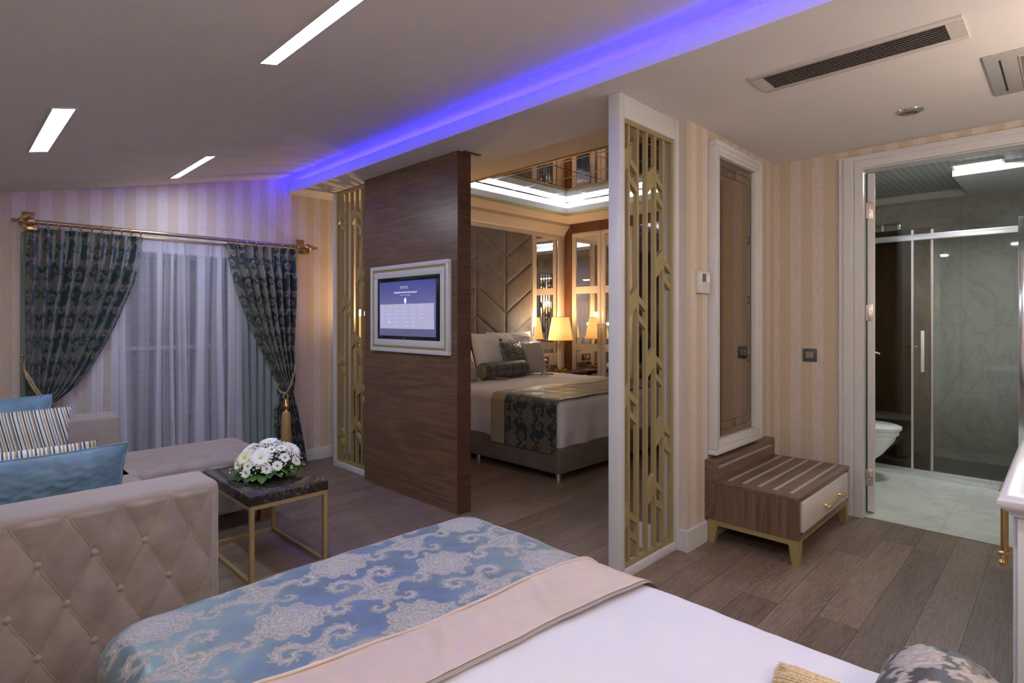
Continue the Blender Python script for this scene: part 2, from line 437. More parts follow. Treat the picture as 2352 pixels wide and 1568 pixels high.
# ---- damask tile: drawn once into an array, read back per vertex
TW, TH = 512, 440; PU, PV = .42, .36
def build_tile():
    h = np.zeros((TH, TW), np.float32)
    yy, xx = np.mgrid[0:TH, 0:TW]
    def stamp(u, v, r, amp=1.0):
        for cx, cy in ((0, 0), (.5*PU, .5*PV)):
            for sgn in (1, -1):
                dx = (xx[0]*PU/TW-(cx+sgn*u)+PU/2) % PU-PU/2; dy = (yy[:, 0]*PV/TH-(cy+v)+PV/2) % PV-PV/2
                ix = np.nonzero(np.abs(dx) < r)[0]; iy = np.nonzero(np.abs(dy) < r)[0]
                if not len(ix) or not len(iy): continue
                d = np.sqrt(dx[ix][None, :]**2+dy[iy][:, None]**2)/r
                sub = np.ix_(iy, ix); h[sub] = np.maximum(h[sub], amp*np.clip(1-d, 0, 1)**.6)
    def frond(pts, w0, w1, leaf=.012, every=4, side=0, curl=1):
        n = len(pts)
        for i, (u, v) in enumerate(pts):
            f = i/(n-1); w = w0+(w1-w0)*f; w *= .55+.45*math.sin(math.pi*min(1, f*1.1+.12)); stamp(u, v, w)
            if i % every == 0 and 1 < i < n-2:
                du, dv = pts[i+1][0]-pts[i-1][0], pts[i+1][1]-pts[i-1][1]; L = math.hypot(du, dv)+1e-9; du /= L; dv /= L
                for sd in ((side,) if side else (1, -1)):
                    for q in range(5):   # a small leaf swept back along the stem
                        k = q/4; r_ = leaf*(.42-.07*q)
                        off = w*.7+leaf*k*.95
                        stamp(u-dv*sd*off-du*leaf*k*k*.8*curl, v+du*sd*off-dv*leaf*k*k*.8*curl, r_, .78)
    def spiral(cu, cv, r0, r1, a0, a1, n=50):
        return [(cu+(r0+(r1-r0)*i/(n-1))*math.cos(math.radians(a0+(a1-a0)*i/(n-1))), cv+(r0+(r1-r0)*i/(n-1))*math.sin(math.radians(a0+(a1-a0)*i/(n-1)))) for i in range(n)]
    # shield medallion
    for k in range(34):
        a = PI*(k+.5)/34-PI/2; r = .050+.010*abs(math.cos(3.5*a))+.004*math.cos(13*a)
        stamp(r*math.cos(a)*1.12, r*math.sin(a)*1.0, .0085+.002*math.cos(13*a), .8)
        stamp((r-.013)*math.cos(a)*1.1, (r-.013)*math.sin(a), .010, .7)
    frond(spiral(0, .004, .036, .034, -80, 85), .008, .010, .007, 5, 1)
    for r_ in (.022, .010): 
        for k in range(10):
            a = PI*(k+.5)/10-PI/2; stamp(r_*math.cos(a), r_*math.sin(a), .009, .65)
    for v in (-.070, .072, .080, -.078): stamp(0, v, .009, .8)
    J = PV/2
    # cross-shaped foliage where the scrolls meet
    for k in range(8): stamp(.012+.003*k, J+.006*math.sin(k*1.3), .011, .8)
    for v in (-.028, -.014, 0, .014, .028): stamp(0, J+v, .013, .8)
    frond(spiral(.030, J+.034, .034, .030, 230, 95), .009, .011, .012, 5, 0)
    frond(spiral(.056, J+.062, .030, .007, 150, -210), .012, .006, .012, 5, 1)
    frond(spiral(.070, J-.052, .052, .050, 175, 60), .008, .011, .011, 5, 0)
    frond(spiral(.108, J-.024, .026, .007, 60, -290), .011, .005, .011, 5, 1)
    frond(spiral(.030, J-.052, .030, .024, 130, 250), .007, .008, .009, 5, 0)
    frond(spiral(.040, J-.080, .018, .006, 200, 480), .008, .005, .008, 6, -1)
    u = xx*PU/TW; v = yy*PV/TH; tau = 2*PI
    d1 = np.sin(tau*u/PU*44+3.2*np.sin(tau*v/PV*11)+2*np.sin(tau*u/PU*7))*np.sin(tau*v/PV*38+2.6*np.sin(tau*u/PU*13))
    d2 = np.sin(tau*(u/PU*23+v/PV*27)+2.4*np.sin(tau*v/PV*9)+2*np.sin(tau*u/PU*8))
    lace = .5+.5*np.clip(d1*1.5+.6*d2, -1, 1)
    ridge = .5+.5*np.sin(h*16)
    m = h > .08; rim = ((h > .08) & (h < .26)).astype(np.float32)
    out = .22+.50*lace*(.3+.7*ridge)+.22*ridge+.28*rim
    out = np.where(m, np.clip(out, .26, 1), 0).astype(np.float32)
    return (out+np.roll(out, 1, 0)+np.roll(out, 1, 1)+np.roll(np.roll(out, 1, 0), 1, 1))/4
TILE = build_tile()
def damask(U, V, s=1.0):
    fu = (U/s/PU) % 1*TW; fv = (V/s/PV) % 1*TH
    i0 = np.floor(fu).astype(int); j0 = np.floor(fv).astype(int); a = fu-i0; b = fv-j0
    i1 = (i0+1) % TW; j1 = (j0+1) % TH; i0 %= TW; j0 %= TH
    return TILE[j0, i0]*(1-a)*(1-b)+TILE[j0, i1]*a*(1-b)+TILE[j1, i0]*(1-a)*b+TILE[j1, i1]*a*b
def grid(u0, u1, nu, v0, v1, nv):
    return np.meshgrid(np.linspace(u0, u1, nu), np.linspace(v0, v1, nv), indexing='ij')
def vn(x, y, seed=0):   # cheap smooth noise from sines
    r = np.random.RandomState(seed); o = 0
    for k in range(6):
        a, b, c = r.uniform(-1, 1), r.uniform(-1, 1), r.uniform(0, 6.3); fr = 1.6**k
        o = o+np.sin((a*x+b*y)*fr*2.2+c+1.5*np.sin((b*x-a*y)*fr*1.3+c))/1.35**k
    return o/3.2

# ============================================================ THE SETTING
YW, ZS = 4.78, 2.323
struct('floor', B(-1.0, 4.10, -.62, 4.9, -.05, 0), 'floor_planks')
o = struct('floor', B(4.10, 5.9, 1.60, 4.9, -.05, 0), 'floor_planks')
struct('floor', B(4.10, 5.50, -.5, 1.62, -.05, 0), 'marble_floor')
struct('floor', B(5.50, 6.45, -.5, 1.62, -.05, -.004), 'shower_wood')
struct('wall_window', MB().box(-1.0, .86, YW, 4.9, 0, 2.7).box(2.02, 3.0, YW, 4.9, 0, 2.7).box(.86, 2.02, YW, 4.9, 1.76, 2.7).box(.86, 2.02, YW, 4.9, 0, .06), 'wallpaper_x')
struct('wall_bedroom', B(3.0, 5.95, YW, 4.9, 0, 2.8), 'cream_paint')
struct('wall_left', B(-1.1, -1.0, -.62, 4.9, 0, 2.0), 'wallpaper_y')
struct('wall_back', B(-1.1, 4.10, -.72, -.62, 0, 2.7), 'wallpaper_x')
struct('wall_hall', B(2.83, 4.20, 1.47, 1.60, 0, 2.60), 'wallpaper_x')
struct('wall_bedroom', B(4.20, 5.95, 1.56, 1.60, 0, 2.60), 'cream_paint')
struct('wall_bathroom', MB().box(4.10, 4.20, 1.0, 1.47, 0, ZS).box(4.10, 4.20, -.62, -.06, 0, ZS).box(4.10, 4.20, -.06, 1.0, 2.24, ZS), 'wallpaper_y')
struct('wall_wardrobe', B(6.30, 6.40, 1.60, 4.9, 0, 2.8), 'cream_paint')
# bathroom shell
struct('wall_shower', B(6.39, 6.45, -.5, 1.62, -.05, 2.6), 'marble_wall')
struct('wall_shower', MB().box(4.20, 6.39, 1.50, 1.56, 0, 2.6).box(4.20, 6.39, -.56, -.5, 0, 2.6), 'marble_wall')
struct('ceiling', MB().box(6.209, 6.39, -.5, 1.5, 2.316, 2.45).box(5.34, 6.209, -.5, .63, 2.316, 2.45), 'white_lacquer')
def perf():
    t = NT('perforated_tile'); g = t.n('ShaderNodeNewGeometry'); sp = t.n('ShaderNodeSeparateXYZ'); t.l(g.outputs['Position'], sp.inputs[0])
    d = []
    for k in (0, 1):
        a = t.math('SUBTRACT', t.math('MODULO', t.math('ADD', t.math('DIVIDE', sp.outputs[k], .045), 50), 1), .5); d.append(t.math('MULTIPLY', a, a))
    dot = t.math('LESS_THAN', t.math('ADD', d[0], d[1]), .05)
    e = t.math('MAXIMUM', t.math('LESS_THAN', t.math('ABSOLUTE', t.math('SUBTRACT', sp.outputs[0], 5.72)), .003), t.math('LESS_THAN', t.math('ABSOLUTE', t.math('SUBTRACT', sp.outputs[1], .96)), .003))
    b = t.mix(dot, (.34, .36, .34), (.62, .64, .62)); b = t.mix(e, b, (.65, .67, .65)); t.set(b, .45); M['perforated_tile'] = t.m
perf()
struct('ceiling', B(4.20, 6.25, -.5, 1.56, 2.376, 2.40), 'perforated_tile')

# sloped ceiling, flat band, cove and soffit
zs = lambda x: 1.975+.228*x
struct('ceiling', MB().prism([(-1.1, zs(-1.1)), (1.95, zs(1.95)), (2.24, 2.462), (2.24, 2.55), (-1.1, 2.55)], 1, -.72, 4.9), 'plaster')
struct('ceiling', MB().box(2.24, 2.66, -.62, YW, 2.323, 2.55).box(2.66, 4.15, -.62, 1.6, 2.323, 2.55).box(2.12, 2.24, -.62, YW, 2.323, 2.345)
       .box(2.12, 2.14, -.62, YW, 2.345, 2.403), 'plaster')
cl = P('cove_light', B(2.192, 2.215, -.55, YW-.012, 2.388, 2.393), 'led_blue', origin=(2.205, 2, 2.35))
tag(cl, 'violet blue light strip hidden in the ceiling cove above the soffit edge', 'cove light')
# bedroom ceiling with tray
TX0, TX1, TY0, TY1 = 3.32, 5.217, 1.95, 4.248
struct('ceiling', MB().box(2.66, TX0, 1.6, YW, 2.47, 2.54).box(TX1, 6.3, 1.6, YW, 2.47, 2.54).box(TX0, TX1, TY1, YW, 2.47, 2.54).box(TX0, TX1, 1.6, TY0, 2.47, 2.54), 'cream_paint')
struct('ceiling', MB().box(TX0-.16, TX0-.13, TY0-.16, TY1+.16, 2.54, 2.72).box(TX1+.13, TX1+.16, TY0-.16, TY1+.16, 2.54, 2.72)
       .box(TX0-.16, TX1+.16, TY1+.13, TY1+.16, 2.54, 2.72).box(TX0-.16, TX1+.16, TY0-.16, TY0-.13, 2.54, 2.72).box(TX0-.16, TX1+.16, TY0-.16, TY1+.16, 2.66, 2.72), 'white_lacquer')
w = .022
struct('trim_1', MB().box(TX0, TX0+w, TY0, TY1, 2.490, 2.552).box(TX1-w, TX1, TY0, TY1, 2.490, 2.552).box(TX0+w, TX1-w, TY1-w, TY1, 2.490, 2.552).box(TX0+w, TX1-w, TY0, TY0+w, 2.490, 2.552), 'white_lacquer')
w = .026
struct('trim_2', MB().box(TX0, TX0+w, TY0, TY1, 2.462, 2.490).box(TX1-w, TX1, TY0, TY1, 2.462, 2.490).box(TX0+w, TX1-w, TY1-w, TY1, 2.462, 2.490).box(TX0+w, TX1-w, TY0, TY0+w, 2.462, 2.490), 'gold_flat')
tl = P('cove_light', MB().box(TX1+.03, TX1+.05, TY0, TY1, 2.541, 2.553).box(TX0-.05, TX0-.03, TY0, TY1, 2.541, 2.553).box(TX0, TX1, TY1+.03, TY1+.05, 2.541, 2.553), 'led_tray', origin=(4.3, 4.25, 2.54))
tag(tl, 'cool white light strip around the mirrored tray ceiling over the bedroom bed', 'cove light')
cm = T('ceiling_mirror', 'gridded square mirror tiles set in the bedroom tray ceiling', 'mirror', (4.27, 3.1, 2.62))
P('mirror_panel', B(TX0+.01, TX1-.005, TY0+.01, TY1-.02, 2.62, 2.64), 'mirror_ceiling', cm)
P('mirror_rim', MB().box(TX1-.006, TX1+.004, TY0+.01, TY1-.02, 2.612, 2.644).box(TX0, TX1, TY1-.022, TY1-.010, 2.612, 2.644), 'chrome', cm)
gm = MB()
for x in (3.37, 3.84, 4.30, 4.77): gm.box(x-.0035, x+.0035, TY0+.02, TY1-.025, 2.6165, 2.620)
for y in (2.36, 2.83, 3.30, 3.76): gm.box(TX0+.02, TX1-.01, y-.0035, y+.0035, 2.6165, 2.620)
P('joint_strip', gm, 'chrome', cm)

# baseboards
bb = lambda n, *a: struct(n, MB().box(*a, bev=.003), 'white_lacquer')
bb('baseboard_window', 2.02, 3.0, YW-.016, YW, 0, .105); bb('baseboard_window', -1.0, .86, YW-.016, YW, 0, .105)
struct('baseboard_hall', MB().box(2.812, 4.10, 1.454, 1.4698, 0, .112).box(2.812, 2.8298, 1.470, 1.515, 0, .112), 'white_lacquer')
bb('baseboard_bathroom', 4.084, 4.10, 1.065, 1.454, 0, .105); bb('baseboard_back', -1, 4.1, -.62, -.604, 0, .105)

# window behind the curtains
wd = MB().box(.86, 2.02, 4.86, 4.875, .06, 1.76)
struct('window_1', wd, 'night_glass')
wf = MB().box(.86, .93, 4.82, 4.88, .06, 1.76).box(1.95, 2.02, 4.82, 4.88, .06, 1.76).box(1.41, 1.47, 4.82, 4.88, .06, 1.76).box(.93, 1.95, 4.82, 4.88, 1.70, 1.76).box(.93, 1.95, 4.82, 4.88, .06, .13).box(.93, 1.95, 4.83, 4.87, 1.02, 1.05)
struct('trim_3', wf, 'frame_grey')

# bathroom doorway casing and leaf
cs = MB()
cs.box(4.078, 4.10, .973, 1.063, 0, 2.278).box(4.078, 4.10, -.12, -.05, 0, 2.278).box(4.078, 4.10, -.05, .973, 2.232, 2.278)
cs.box(4.070, 4.0779, .995, 1.035, 0, 2.262).box(4.070, 4.0779, -.05, .995, 2.245, 2.262)
cs.box(4.072, 4.098, .926, .9728, 0, 2.196).box(4.072, 4.098, -.0499, .9728, 2.1962, 2.2318)
cs.box(4.0982, 4.215, .940, .9998, 0, 2.190).box(4.0982, 4.215, -.0598, .9998, 2.1902, 2.2398).box(4.0982, 4.215, -.0598, -.01, 0, 2.190)
dc = struct('door_1', cs, 'white_lacquer', smooth=None)
dl = T('bathroom_door', 'white bathroom door leaf swung open, seen on its hinged edge', 'door', (4.20, .93, 0))
P('door_leaf', B(4.205, 4.94, .888, .930, .012, 2.185, bev=.002), 'white_lacquer', dl)
P('gasket', B(4.203, 4.206, .930, .939, .012, 2.185), 'dark_gasket', dl)
for z0 in (1.893, 1.236, .179):
    hg = P('hinge', MB().box(4.2015, 4.206, .900, .932, z0, z0+.106, bev=.001).lathe([(.005, 0), (.005, .1)], (4.199, .934, z0+.003), 'z', 12), 'hinge_metal', dl)
    for k in range(4):
        P('screw', MB().lathe([(.0045, 0), (.003, -.0012), (0, -.0015)], (4.2012, .908+.009*(k % 2), z0+.015+.025*k), 'x', 10), 'chrome', hg)
for yk, dy in ((.888, -1), (.930, 1)):
    pass
P('door_handle', MB().tube([(4.88, .888, 1.0), (4.88, .845, 1.0), (4.77, .845, 1.0)], .008), 'chrome', dl)
dl.rotation_euler = (0, 0, math.radians(14))
struct('trim_4', B(4.098, 4.112, -.01, .94, -.001, .003), 'taupe_key')

# ============================================================ FEATURE WALL WITH TV
tw = T('partition_panel', '', '', (2.38, 3.34, 0))
P('veneer_panel', B(2.325, 2.435, 2.784, 3.90, 0, ZS), 'walnut_y', tw); P('end_panel', B(2.3252, 2.4352, 2.778, 2.7838, 0, ZS), 'walnut_end', tw)
tag(tw, 'walnut veneered freestanding partition panel carrying the television', 'partition')
struct('trim_5', MB().box(2.36, 2.50, 2.745, 2.7775, ZS-.004, ZS-.0005), 'walnut_z')
def frame_x(mb, x0, x1, ya, yb, za, zb, w, bev=.002):
    mb.box(x0, x1, ya, yb, zb-w, zb, bev=bev).box(x0, x1, ya, yb, za, za+w, bev=bev).box(x0, x1, ya, ya+w, za+w, zb-w, bev=bev).box(x0, x1, yb-w, yb, za+w, zb-w, bev=bev); return mb
tv = T('television', 'black flat television showing a violet language menu, in a white and gold surround', 'television', (2.318, 3.32, 1.10))
m = frame_x(MB(), 2.297, 2.325, 2.840, 3.770, 1.013, 1.635, .028)
frame_x(m, 2.300, 2.325, 2.885, 3.725, 1.058, 1.590, .045)
tf = P('surround', m, 'white_lacquer', tv, label='white square surround with a gold inlay')
P('gold_inlay', frame_x(MB(), 2.3025, 2.325, 2.868, 3.742, 1.041, 1.607, .018, 0), 'gold_flat', tf)
P('backing', B(2.3235, 2.3245, 2.93, 3.70, 1.08, 1.57), 'black_plastic', tv)
m = frame_x(MB(), 2.306, 2.3225, 2.950, 3.690, 1.098, 1.546, .030, .002)
P('bezel', m, 'black_plastic', tv)
P('screen', B(2.3085, 2.3095, 2.975, 3.668, 1.125, 1.522), 'screen_picture', tv)
sc = MB().box(2.3078, 2.3084, 3.0, 3.650, 1.18, 1.355)
P('menu_panel', sc, 'screen_panel', tv)
P('menu_tiles', MB().box(2.3078, 2.3084, 3.30, 3.315, 1.462, 1.482).box(2.3078, 2.3084, 3.325, 3.34, 1.462, 1.482).box(2.3078, 2.3084, 3.35, 3.365, 1.462, 1.482).box(2.3078, 2.3084, 3.375, 3.39, 1.462, 1.482), 'screen_tile', tv)
P('highlight_key', B(2.3070, 2.3077, 3.460, 3.555, 1.238, 1.258), 'screen_key', tv)
def text(body, size, at, mat, parent, name='caption', align='CENTER'):
    cu = bpy.data.curves.new(name, 'FONT'); cu.body = body; cu.size = size; cu.align_x = align; cu.extrude = .0001
    ob = bpy.data.objects.new(name+'_src', cu); C.objects.link(ob)
    dg = bpy.context.evaluated_depsgraph_get(); me = bpy.data.meshes.new_from_object(ob.evaluated_get(dg))
    bpy.data.objects.remove(ob)
    me.transform(Matrix(((0, 0, -1, at[0]), (-1, 0, 0, at[1]), (0, 1, 0, at[2]), (0, 0, 0, 1))))
    return finish(me, name, mat, parent, None)
text('Hoş geldiniz, lütfen dil seçimini yapınız!', .0175, (2.3074, 3.33, 1.432), 'screen_bright', tv, 'headline')
text('Please select your language', .0115, (2.3074, 3.33, 1.414), 'screen_text', tv, 'subtitle')
em = MB()
em.prism([(3.33+.013*math.cos(a), 1.378+.020*math.sin(a)) for a in [2*PI*k/28 for k in range(28)]], 0, 2.3070, 2.3074)
P('emblem', em, 'screen_bright', tv)
P('emblem_mark', MB().prism([(3.327, 1.392), (3.334, 1.385), (3.330, 1.379), (3.336, 1.372), (3.329, 1.363), (3.325, 1.371), (3.330, 1.376), (3.323, 1.383)], 0, 2.3064, 2.3069), 'screen_tile', tv)
menu = [['Shqip', 'Deutsch', 'Eesti', 'Magyar', 'Español', 'Ελληνικά'], ['Bosanski', 'Česky', 'Hrvatski', 'Dansk', 'Latviski', 'עברית'], ['Srpski', 'Nederlands', 'Norsk', 'Polski', 'Português', 'Русский'],
        ['Svenska', 'English', 'Français', 'Română', 'Suomi', 'Suomi'], ['Gaeilge', 'Türkçe', 'Galego', 'Slovensky', 'Lietuvių', ''], ['', '', 'Italiano', 'Български', 'Català', 'Basa']]
for r_, row in enumerate(menu):
    for c_, wd_ in enumerate(row):
        if wd_: text(wd_, .0125, (2.3066, 3.640-.0, 1.330), 'screen_bright' if wd_ == 'Türkçe' else 'screen_text', tv, 'menu_word', 'LEFT').location = Vector((0, -(.095*c_+.005*(c_ > 2)) + (0), -.0265*r_)) 
text('REGAL', .009, (2.3050, 3.335, 1.108), 'brushed_metal', tv, 'maker_mark')

# ============================================================ GOLD LATTICE SCREENS
def lattice(orig, along, label, ztop, motifs, dz0=0):
    """along = 0: runs +X at Y=orig[1]; along = 1: runs -Y at X=orig[0]"""
    t_ = T('lattice_screen', label, 'screen', (orig[0]+(.26 if along == 0 else .03), orig[1]+(.03 if along == 0 else -.26), 0))
    def bx(mb, u0, u1, d0, d1, z0, z1, bev=0):
        if along == 0: mb.box(orig[0]+u0, orig[0]+u1, orig[1]+d0, orig[1]+d1, z0, z1, bev=bev)
        else: mb.box(orig[0]+d0, orig[0]+d1, orig[1]-u1, orig[1]-u0, z0, z1, bev=bev)
    def pr(mb, pts, d0, d1):
        if along == 0: mb.prism([(orig[0]+u, z) for u, z in pts], 1, orig[1]+d0, orig[1]+d1)
        else: mb.prism([(orig[1]-u, z) for u, z in pts], 0, orig[0]+d0, orig[0]+d1)
    L = .574
    m = MB(); bx(m, 0, .042, 0, .066, 0, ZS, .003); bx(m, L-.042, L, 0, .066, 0, ZS, .003)
    if ztop < 2.28: bx(m, .042, L-.042, .004, .062, ztop, ZS, .002)
    bx(m, .042, L-.042, .004, .062, 0, .045, .002)
    P('outer_frame', m, 'white_lacquer', t_)
    u0, u1, z0, z1, d0, d1 = .042, L-.042, .045, ztop, .018, .040
    m = MB(); bx(m, u0, u0+.014, d0-.004, d1, z0, z1); bx(m, u1-.024, u1, d0-.004, d1, z0, z1); bx(m, u0+.0141, u1-.0241, d0-.004, d1, z1-.02, z1); bx(m, u0+.0141, u1-.0241, d0-.004, d1, z0, z0+.022)
    P('gold_frame', m, 'gold_paint', t_)
    bars = [.104, .186, .269, .352, .434]; hw = .0095
    for b_ in bars:
        m = MB(); bx(m, b_-hw, b_+hw, d0, d1, z0+.0222, z1-.0202); P('slat', m, 'gold_paint', t_)
    for k, za in motifs:
        bc = bars[k-1]; lf = bars[k-2] if k > 1 else u0+.014; rt = bars[k] if k < 5 else u1-.012
        w_ = bc-lf; sl = .72
        m = MB()
        pr(m, [(lf, za-.005-w_*sl), (bc, za-.003), (bc, za-.105), (lf, za-.108-w_*sl)], d0-.001, d1+.001)
        for dz in (.048, .140):
            pr(m, [(bc, za-dz), (rt, za-dz-.057), (rt, za-dz-.092), (bc, za-dz-.035)], d0-.001, d1+.001)
        P('arrow_motif', m, 'gold_paint', t_)
    return t_
lattice((2.262, 1.515), 0, 'white framed gold lattice screen with arrow motifs, at the hall wall end', 2.215, [(1, 2.098), (4, 2.053), (5, 1.624), (2, 1.419), (4, 1.114), (1, .949), (5, .745), (4, .46), (1, .365)])
lattice((2.375, 4.495), 1, 'white framed gold lattice screen between the window wall and television panel', 2.318, [(1, 2.195), (4, 2.185), (5, 1.70), (2, 1.475), (4, 1.165), (1, .99), (5, .775), (4, .47), (1, .385)])
struct('trim_6', MB().box(2.80, 2.83, 1.585, 1.62, 0, ZS, bev=.003).box(2.83, 2.90, 1.60, 1.625, 0, ZS, bev=.003), 'white_lacquer')
P_ = P('door_stop', B(2.70, 2.706, 1.60, 1.70, 0, .14), 'white_plastic', origin=(2.703, 1.65, 0)); tag(P_, 'thin white upright strip on the floor just behind the right lattice', 'door stop')

# ============================================================ HALL: mirror, bench, wall plates
hm = T('wall_mirror', 'tall white framed bronze mirror hanging above the luggage bench', 'mirror', (3.41, 1.445, .47))
X0, X1, Z0, Z1 = 3.078, 3.752, .478, 2.265
def frame_y(mb, y0, y1, xa, xb, za, zb, w, bev=.002):
    mb.box(xa, xb, y0, y1, zb-w, zb, bev=bev).box(xa, xb, y0, y1, za, za+w, bev=bev).box(xa, xa+w, y0, y1, za+w, zb-w, bev=bev).box(xb-w, xb, y0, y1, za+w, zb-w, bev=bev); return mb
m = frame_y(MB(), 1.418, 1.470, X0, X1, Z0, Z1, .030, .004); frame_y(m, 1.425, 1.468, X0+.028, X1-.028, Z0+.028, Z1-.028, .03, .006); frame_y(m, 1.432, 1.468, X0+.054, X1-.054, Z0+.054, Z1-.054, .022, .004)
P('mirror_frame', m, 'white_lacquer', hm)
P('mirror_glass', B(X0+.07, X1-.07, 1.462, 1.467, Z0+.07, Z1-.07), 'mirror_bronze', hm)
def rrect(x0, x1, z0, z1, r, n=8):
    pts = []
    for cx, cz, a0 in ((x1-r, z1-r, 0), (x0+r, z1-r, 90), (x0+r, z0+r, 180), (x1-r, z0+r, 270)):
        for k in range(n+1):
            a = math.radians(a0+90*k/n); pts.append((cx+r*math.cos(a), 1.4612, cz+r*math.sin(a)))
    return pts
m = MB().tube(rrect(X0+.10, X1-.10, Z0+.12, Z1-.12, .06), .0013, 6, True).tube(rrect(X0+.135, X1-.135, Z0+.165, Z1-.165, .012, 3), .0013, 6, True)
for cx, cz, rx_, rz_ in [((X0+X1)/2, Z0+.143, .018, .026), ((X0+X1)/2, Z1-.143, .018, .026)]+[(x, z, .013, .024) for x in (X0+.118, X1-.118) for z in (1.0, 1.37, 1.75)]:
    m.tube([(cx+rx_*math.cos(a), 1.4612, cz+rz_*math.sin(a)) for a in [2*PI*k/20 for k in range(20)]], .0013, 6, True)
P('etched_border', m, 'etch', hm)

lb = T('luggage_bench', 'walnut luggage bench with a white drawer below the tall mirror', 'bench', (3.48, 1.22, 0))
P('side_panel', MB().box(3.040, 3.062, .972, 1.465, .13, .34), 'walnut_z', lb); P('side_panel', B(3.910, 3.932, .972, 1.465, .13, .34), 'walnut_z', lb)
P('carcass', MB().box(3.062, 3.91, .990, 1.465, .13, .325).box(3.062, 3.91, .972, .99, .13, .158).box(3.062, 3.91, .972, .99, .322, .34), 'walnut_x', lb)
m = MB().box(3.038, 3.934, .968, 1.41, .328, .346, bev=.001)
P('top', m, 'walnut_x', lb)
P('backboard', B(3.038, 3.934, 1.410, 1.468, .13, .458, bev=.001), 'walnut_x', lb)
for y in (1.357, 1.277, 1.193, 1.112, 1.030):
    P('metal_strip', B(3.10, 3.945-.045, y-.009, y+.009, .345, .350, bev=.001), 'brushed_metal', lb)
P('metal_strip', B(3.086, 3.87, 1.406, 1.411, .407, .424, bev=.001), 'brushed_metal', lb)
dr = P('drawer', B(3.076, 3.880, .962, .989, .166, .318, bev=.0015), 'ivory_lacquer', lb)
P('handle', MB().tube([(3.40, .935, .225), (3.72, .935, .225)], .005, 12).lathe([(.010, 0), (.008, -.004), (.005, -.012), (.005, -.024), (.009, -.028), (.009, -.034), (0, -.036)], (3.43, .962, .225), 'y', 16)
  .lathe([(.010, 0), (.008, -.004), (.005, -.012), (.005, -.024), (.009, -.028), (.009, -.034), (0, -.036)], (3.69, .962, .225), 'y', 16).sphere((3.40, .935, .225), .009, 12).sphere((3.72, .935, .225), .009, 12), 'brass', dr)
P('plinth_rail', MB().box(3.045, 3.925, .975, .992, .115, .131).box(3.045, 3.062, .975, 1.45, .100, .131).box(3.908, 3.925, .975, 1.45, .100, .131), 'gold_flat', lb)
def bfoot(x, y, sx, sy):
    m = MB(); a, b = .056, .034
    t_ = [(x, y), (x+sx*a, y), (x+sx*a, y+sy*a), (x, y+sy*a)]; q = [(x, y), (x+sx*b, y), (x+sx*b, y+sy*b), (x, y+sy*b)]
    V = [m.bm.verts.new((p[0], p[1], .131)) for p in t_]+[m.bm.verts.new((p[0], p[1], .0)) for p in q]
    for f in ((0, 1, 2, 3), (7, 6, 5, 4), (0, 4, 5, 1), (1, 5, 6, 2), (2, 6, 7, 3), (3, 7, 4, 0)): m.bm.faces.new([V[i] for i in f])
    return m
for x, y, sx, sy in ((3.042, .972, 1, 1), (3.928, .972, -1, 1), (3.042, 1.45, 1, -1), (3.928, 1.45, -1, -1)): P('leg', bfoot(x, y, sx, sy), 'gold_flat', lb, smooth=None)

ls = T('light_switch', 'dark grey two key light switch on the striped bathroom wall', 'switch', (4.10, 1.241, 1.0))
P('switch_plate', B(4.090, 4.100, 1.198, 1.284, .965, 1.052, bev=.002), 'grey_plastic', ls)
P('rocker_key', B(4.086, 4.092, 1.243, 1.264, .988, 1.030, bev=.001), 'taupe_key', ls); P('rocker_key', B(4.086, 4.092, 1.219, 1.240, .988, 1.030, bev=.001), 'taupe_key', ls)
th = T('thermostat', 'ivory wall thermostat with a small grey display', 'thermostat', (2.99, 1.46, 1.45))
P('case', B(2.932, 3.055, 1.444, 1.470, 1.392, 1.512, bev=.004), 'white_plastic', th)
P('display', B(2.96, 3.0, 1.4425, 1.445, 1.455, 1.500), 'lcd', th); P('button_pad', B(3.005, 3.045, 1.4425, 1.445, 1.455, 1.488), 'petal_white', th)

# ceiling fittings
av = T('ceiling_vent', 'long linear air grille set in the white hall soffit', 'vent', (2.64, .65, ZS))
P('vent_frame', MB().box(2.535, 2.565, .272, 1.025, ZS-.008, ZS+.002, bev=.002).box(2.722, 2.752, .272, 1.025, ZS-.008, ZS+.002, bev=.002).box(2.565, 2.722, .272, .325, ZS-.008, ZS+.002).box(2.565, 2.722, .975, 1.025, ZS-.008, ZS+.002), 'vent_paint', av)
P('vent_recess', B(2.565, 2.722, .325, .975, ZS-.001, ZS+.001), 'dark_slot', av)
for k in range(9):
    x = 2.573+.0175*k; P('slat', MB().prism([(x, ZS-.006), (x+.004, ZS-.007), (x+.010, ZS-.0015), (x+.007, ZS-.001)], 1, .325, .975), 'slat_metal', av)
ac = T('ceiling_grille', 'grey square return air grille at the right edge of the hall soffit', 'vent', (3.28, 0.0, ZS))
P('grille_frame', B(3.010, 3.560, -.34, .258, ZS-.010, ZS+.002, bev=.002), 'vent_grey', ac)
P('slot', B(3.07, 3.50, .205, .211, ZS-.0115, ZS-.009), 'dark_slot', ac)
P('mesh_panel', B(3.07, 3.50, -.26, .150, ZS-.014, ZS-.009), 'vent_mesh', ac)
m = MB()
for k in range(24): m.box(3.075+.0178*k, 3.079+.0178*k, -.255, .145, ZS-.0155, ZS-.0138)
P('mesh_line', m, 'dark_slot', ac)
dn = T('downlight', 'unlit crystal rimmed round downlight in the hall soffit', 'downlight', (3.525, .59, ZS))
P('crystal_ring', MB().lathe([(.062, 0), (.060, -.006), (.045, -.012), (.030, -.010), (.028, 0)], (3.525, .59, ZS), 'z', 40), 'glass_beads', dn)
P('lamp_face', MB().lathe([(.028, -.001), (.026, -.009), (0, -.010)], (3.525, .59, ZS), 'z', 24), 'grey_plastic', dn)

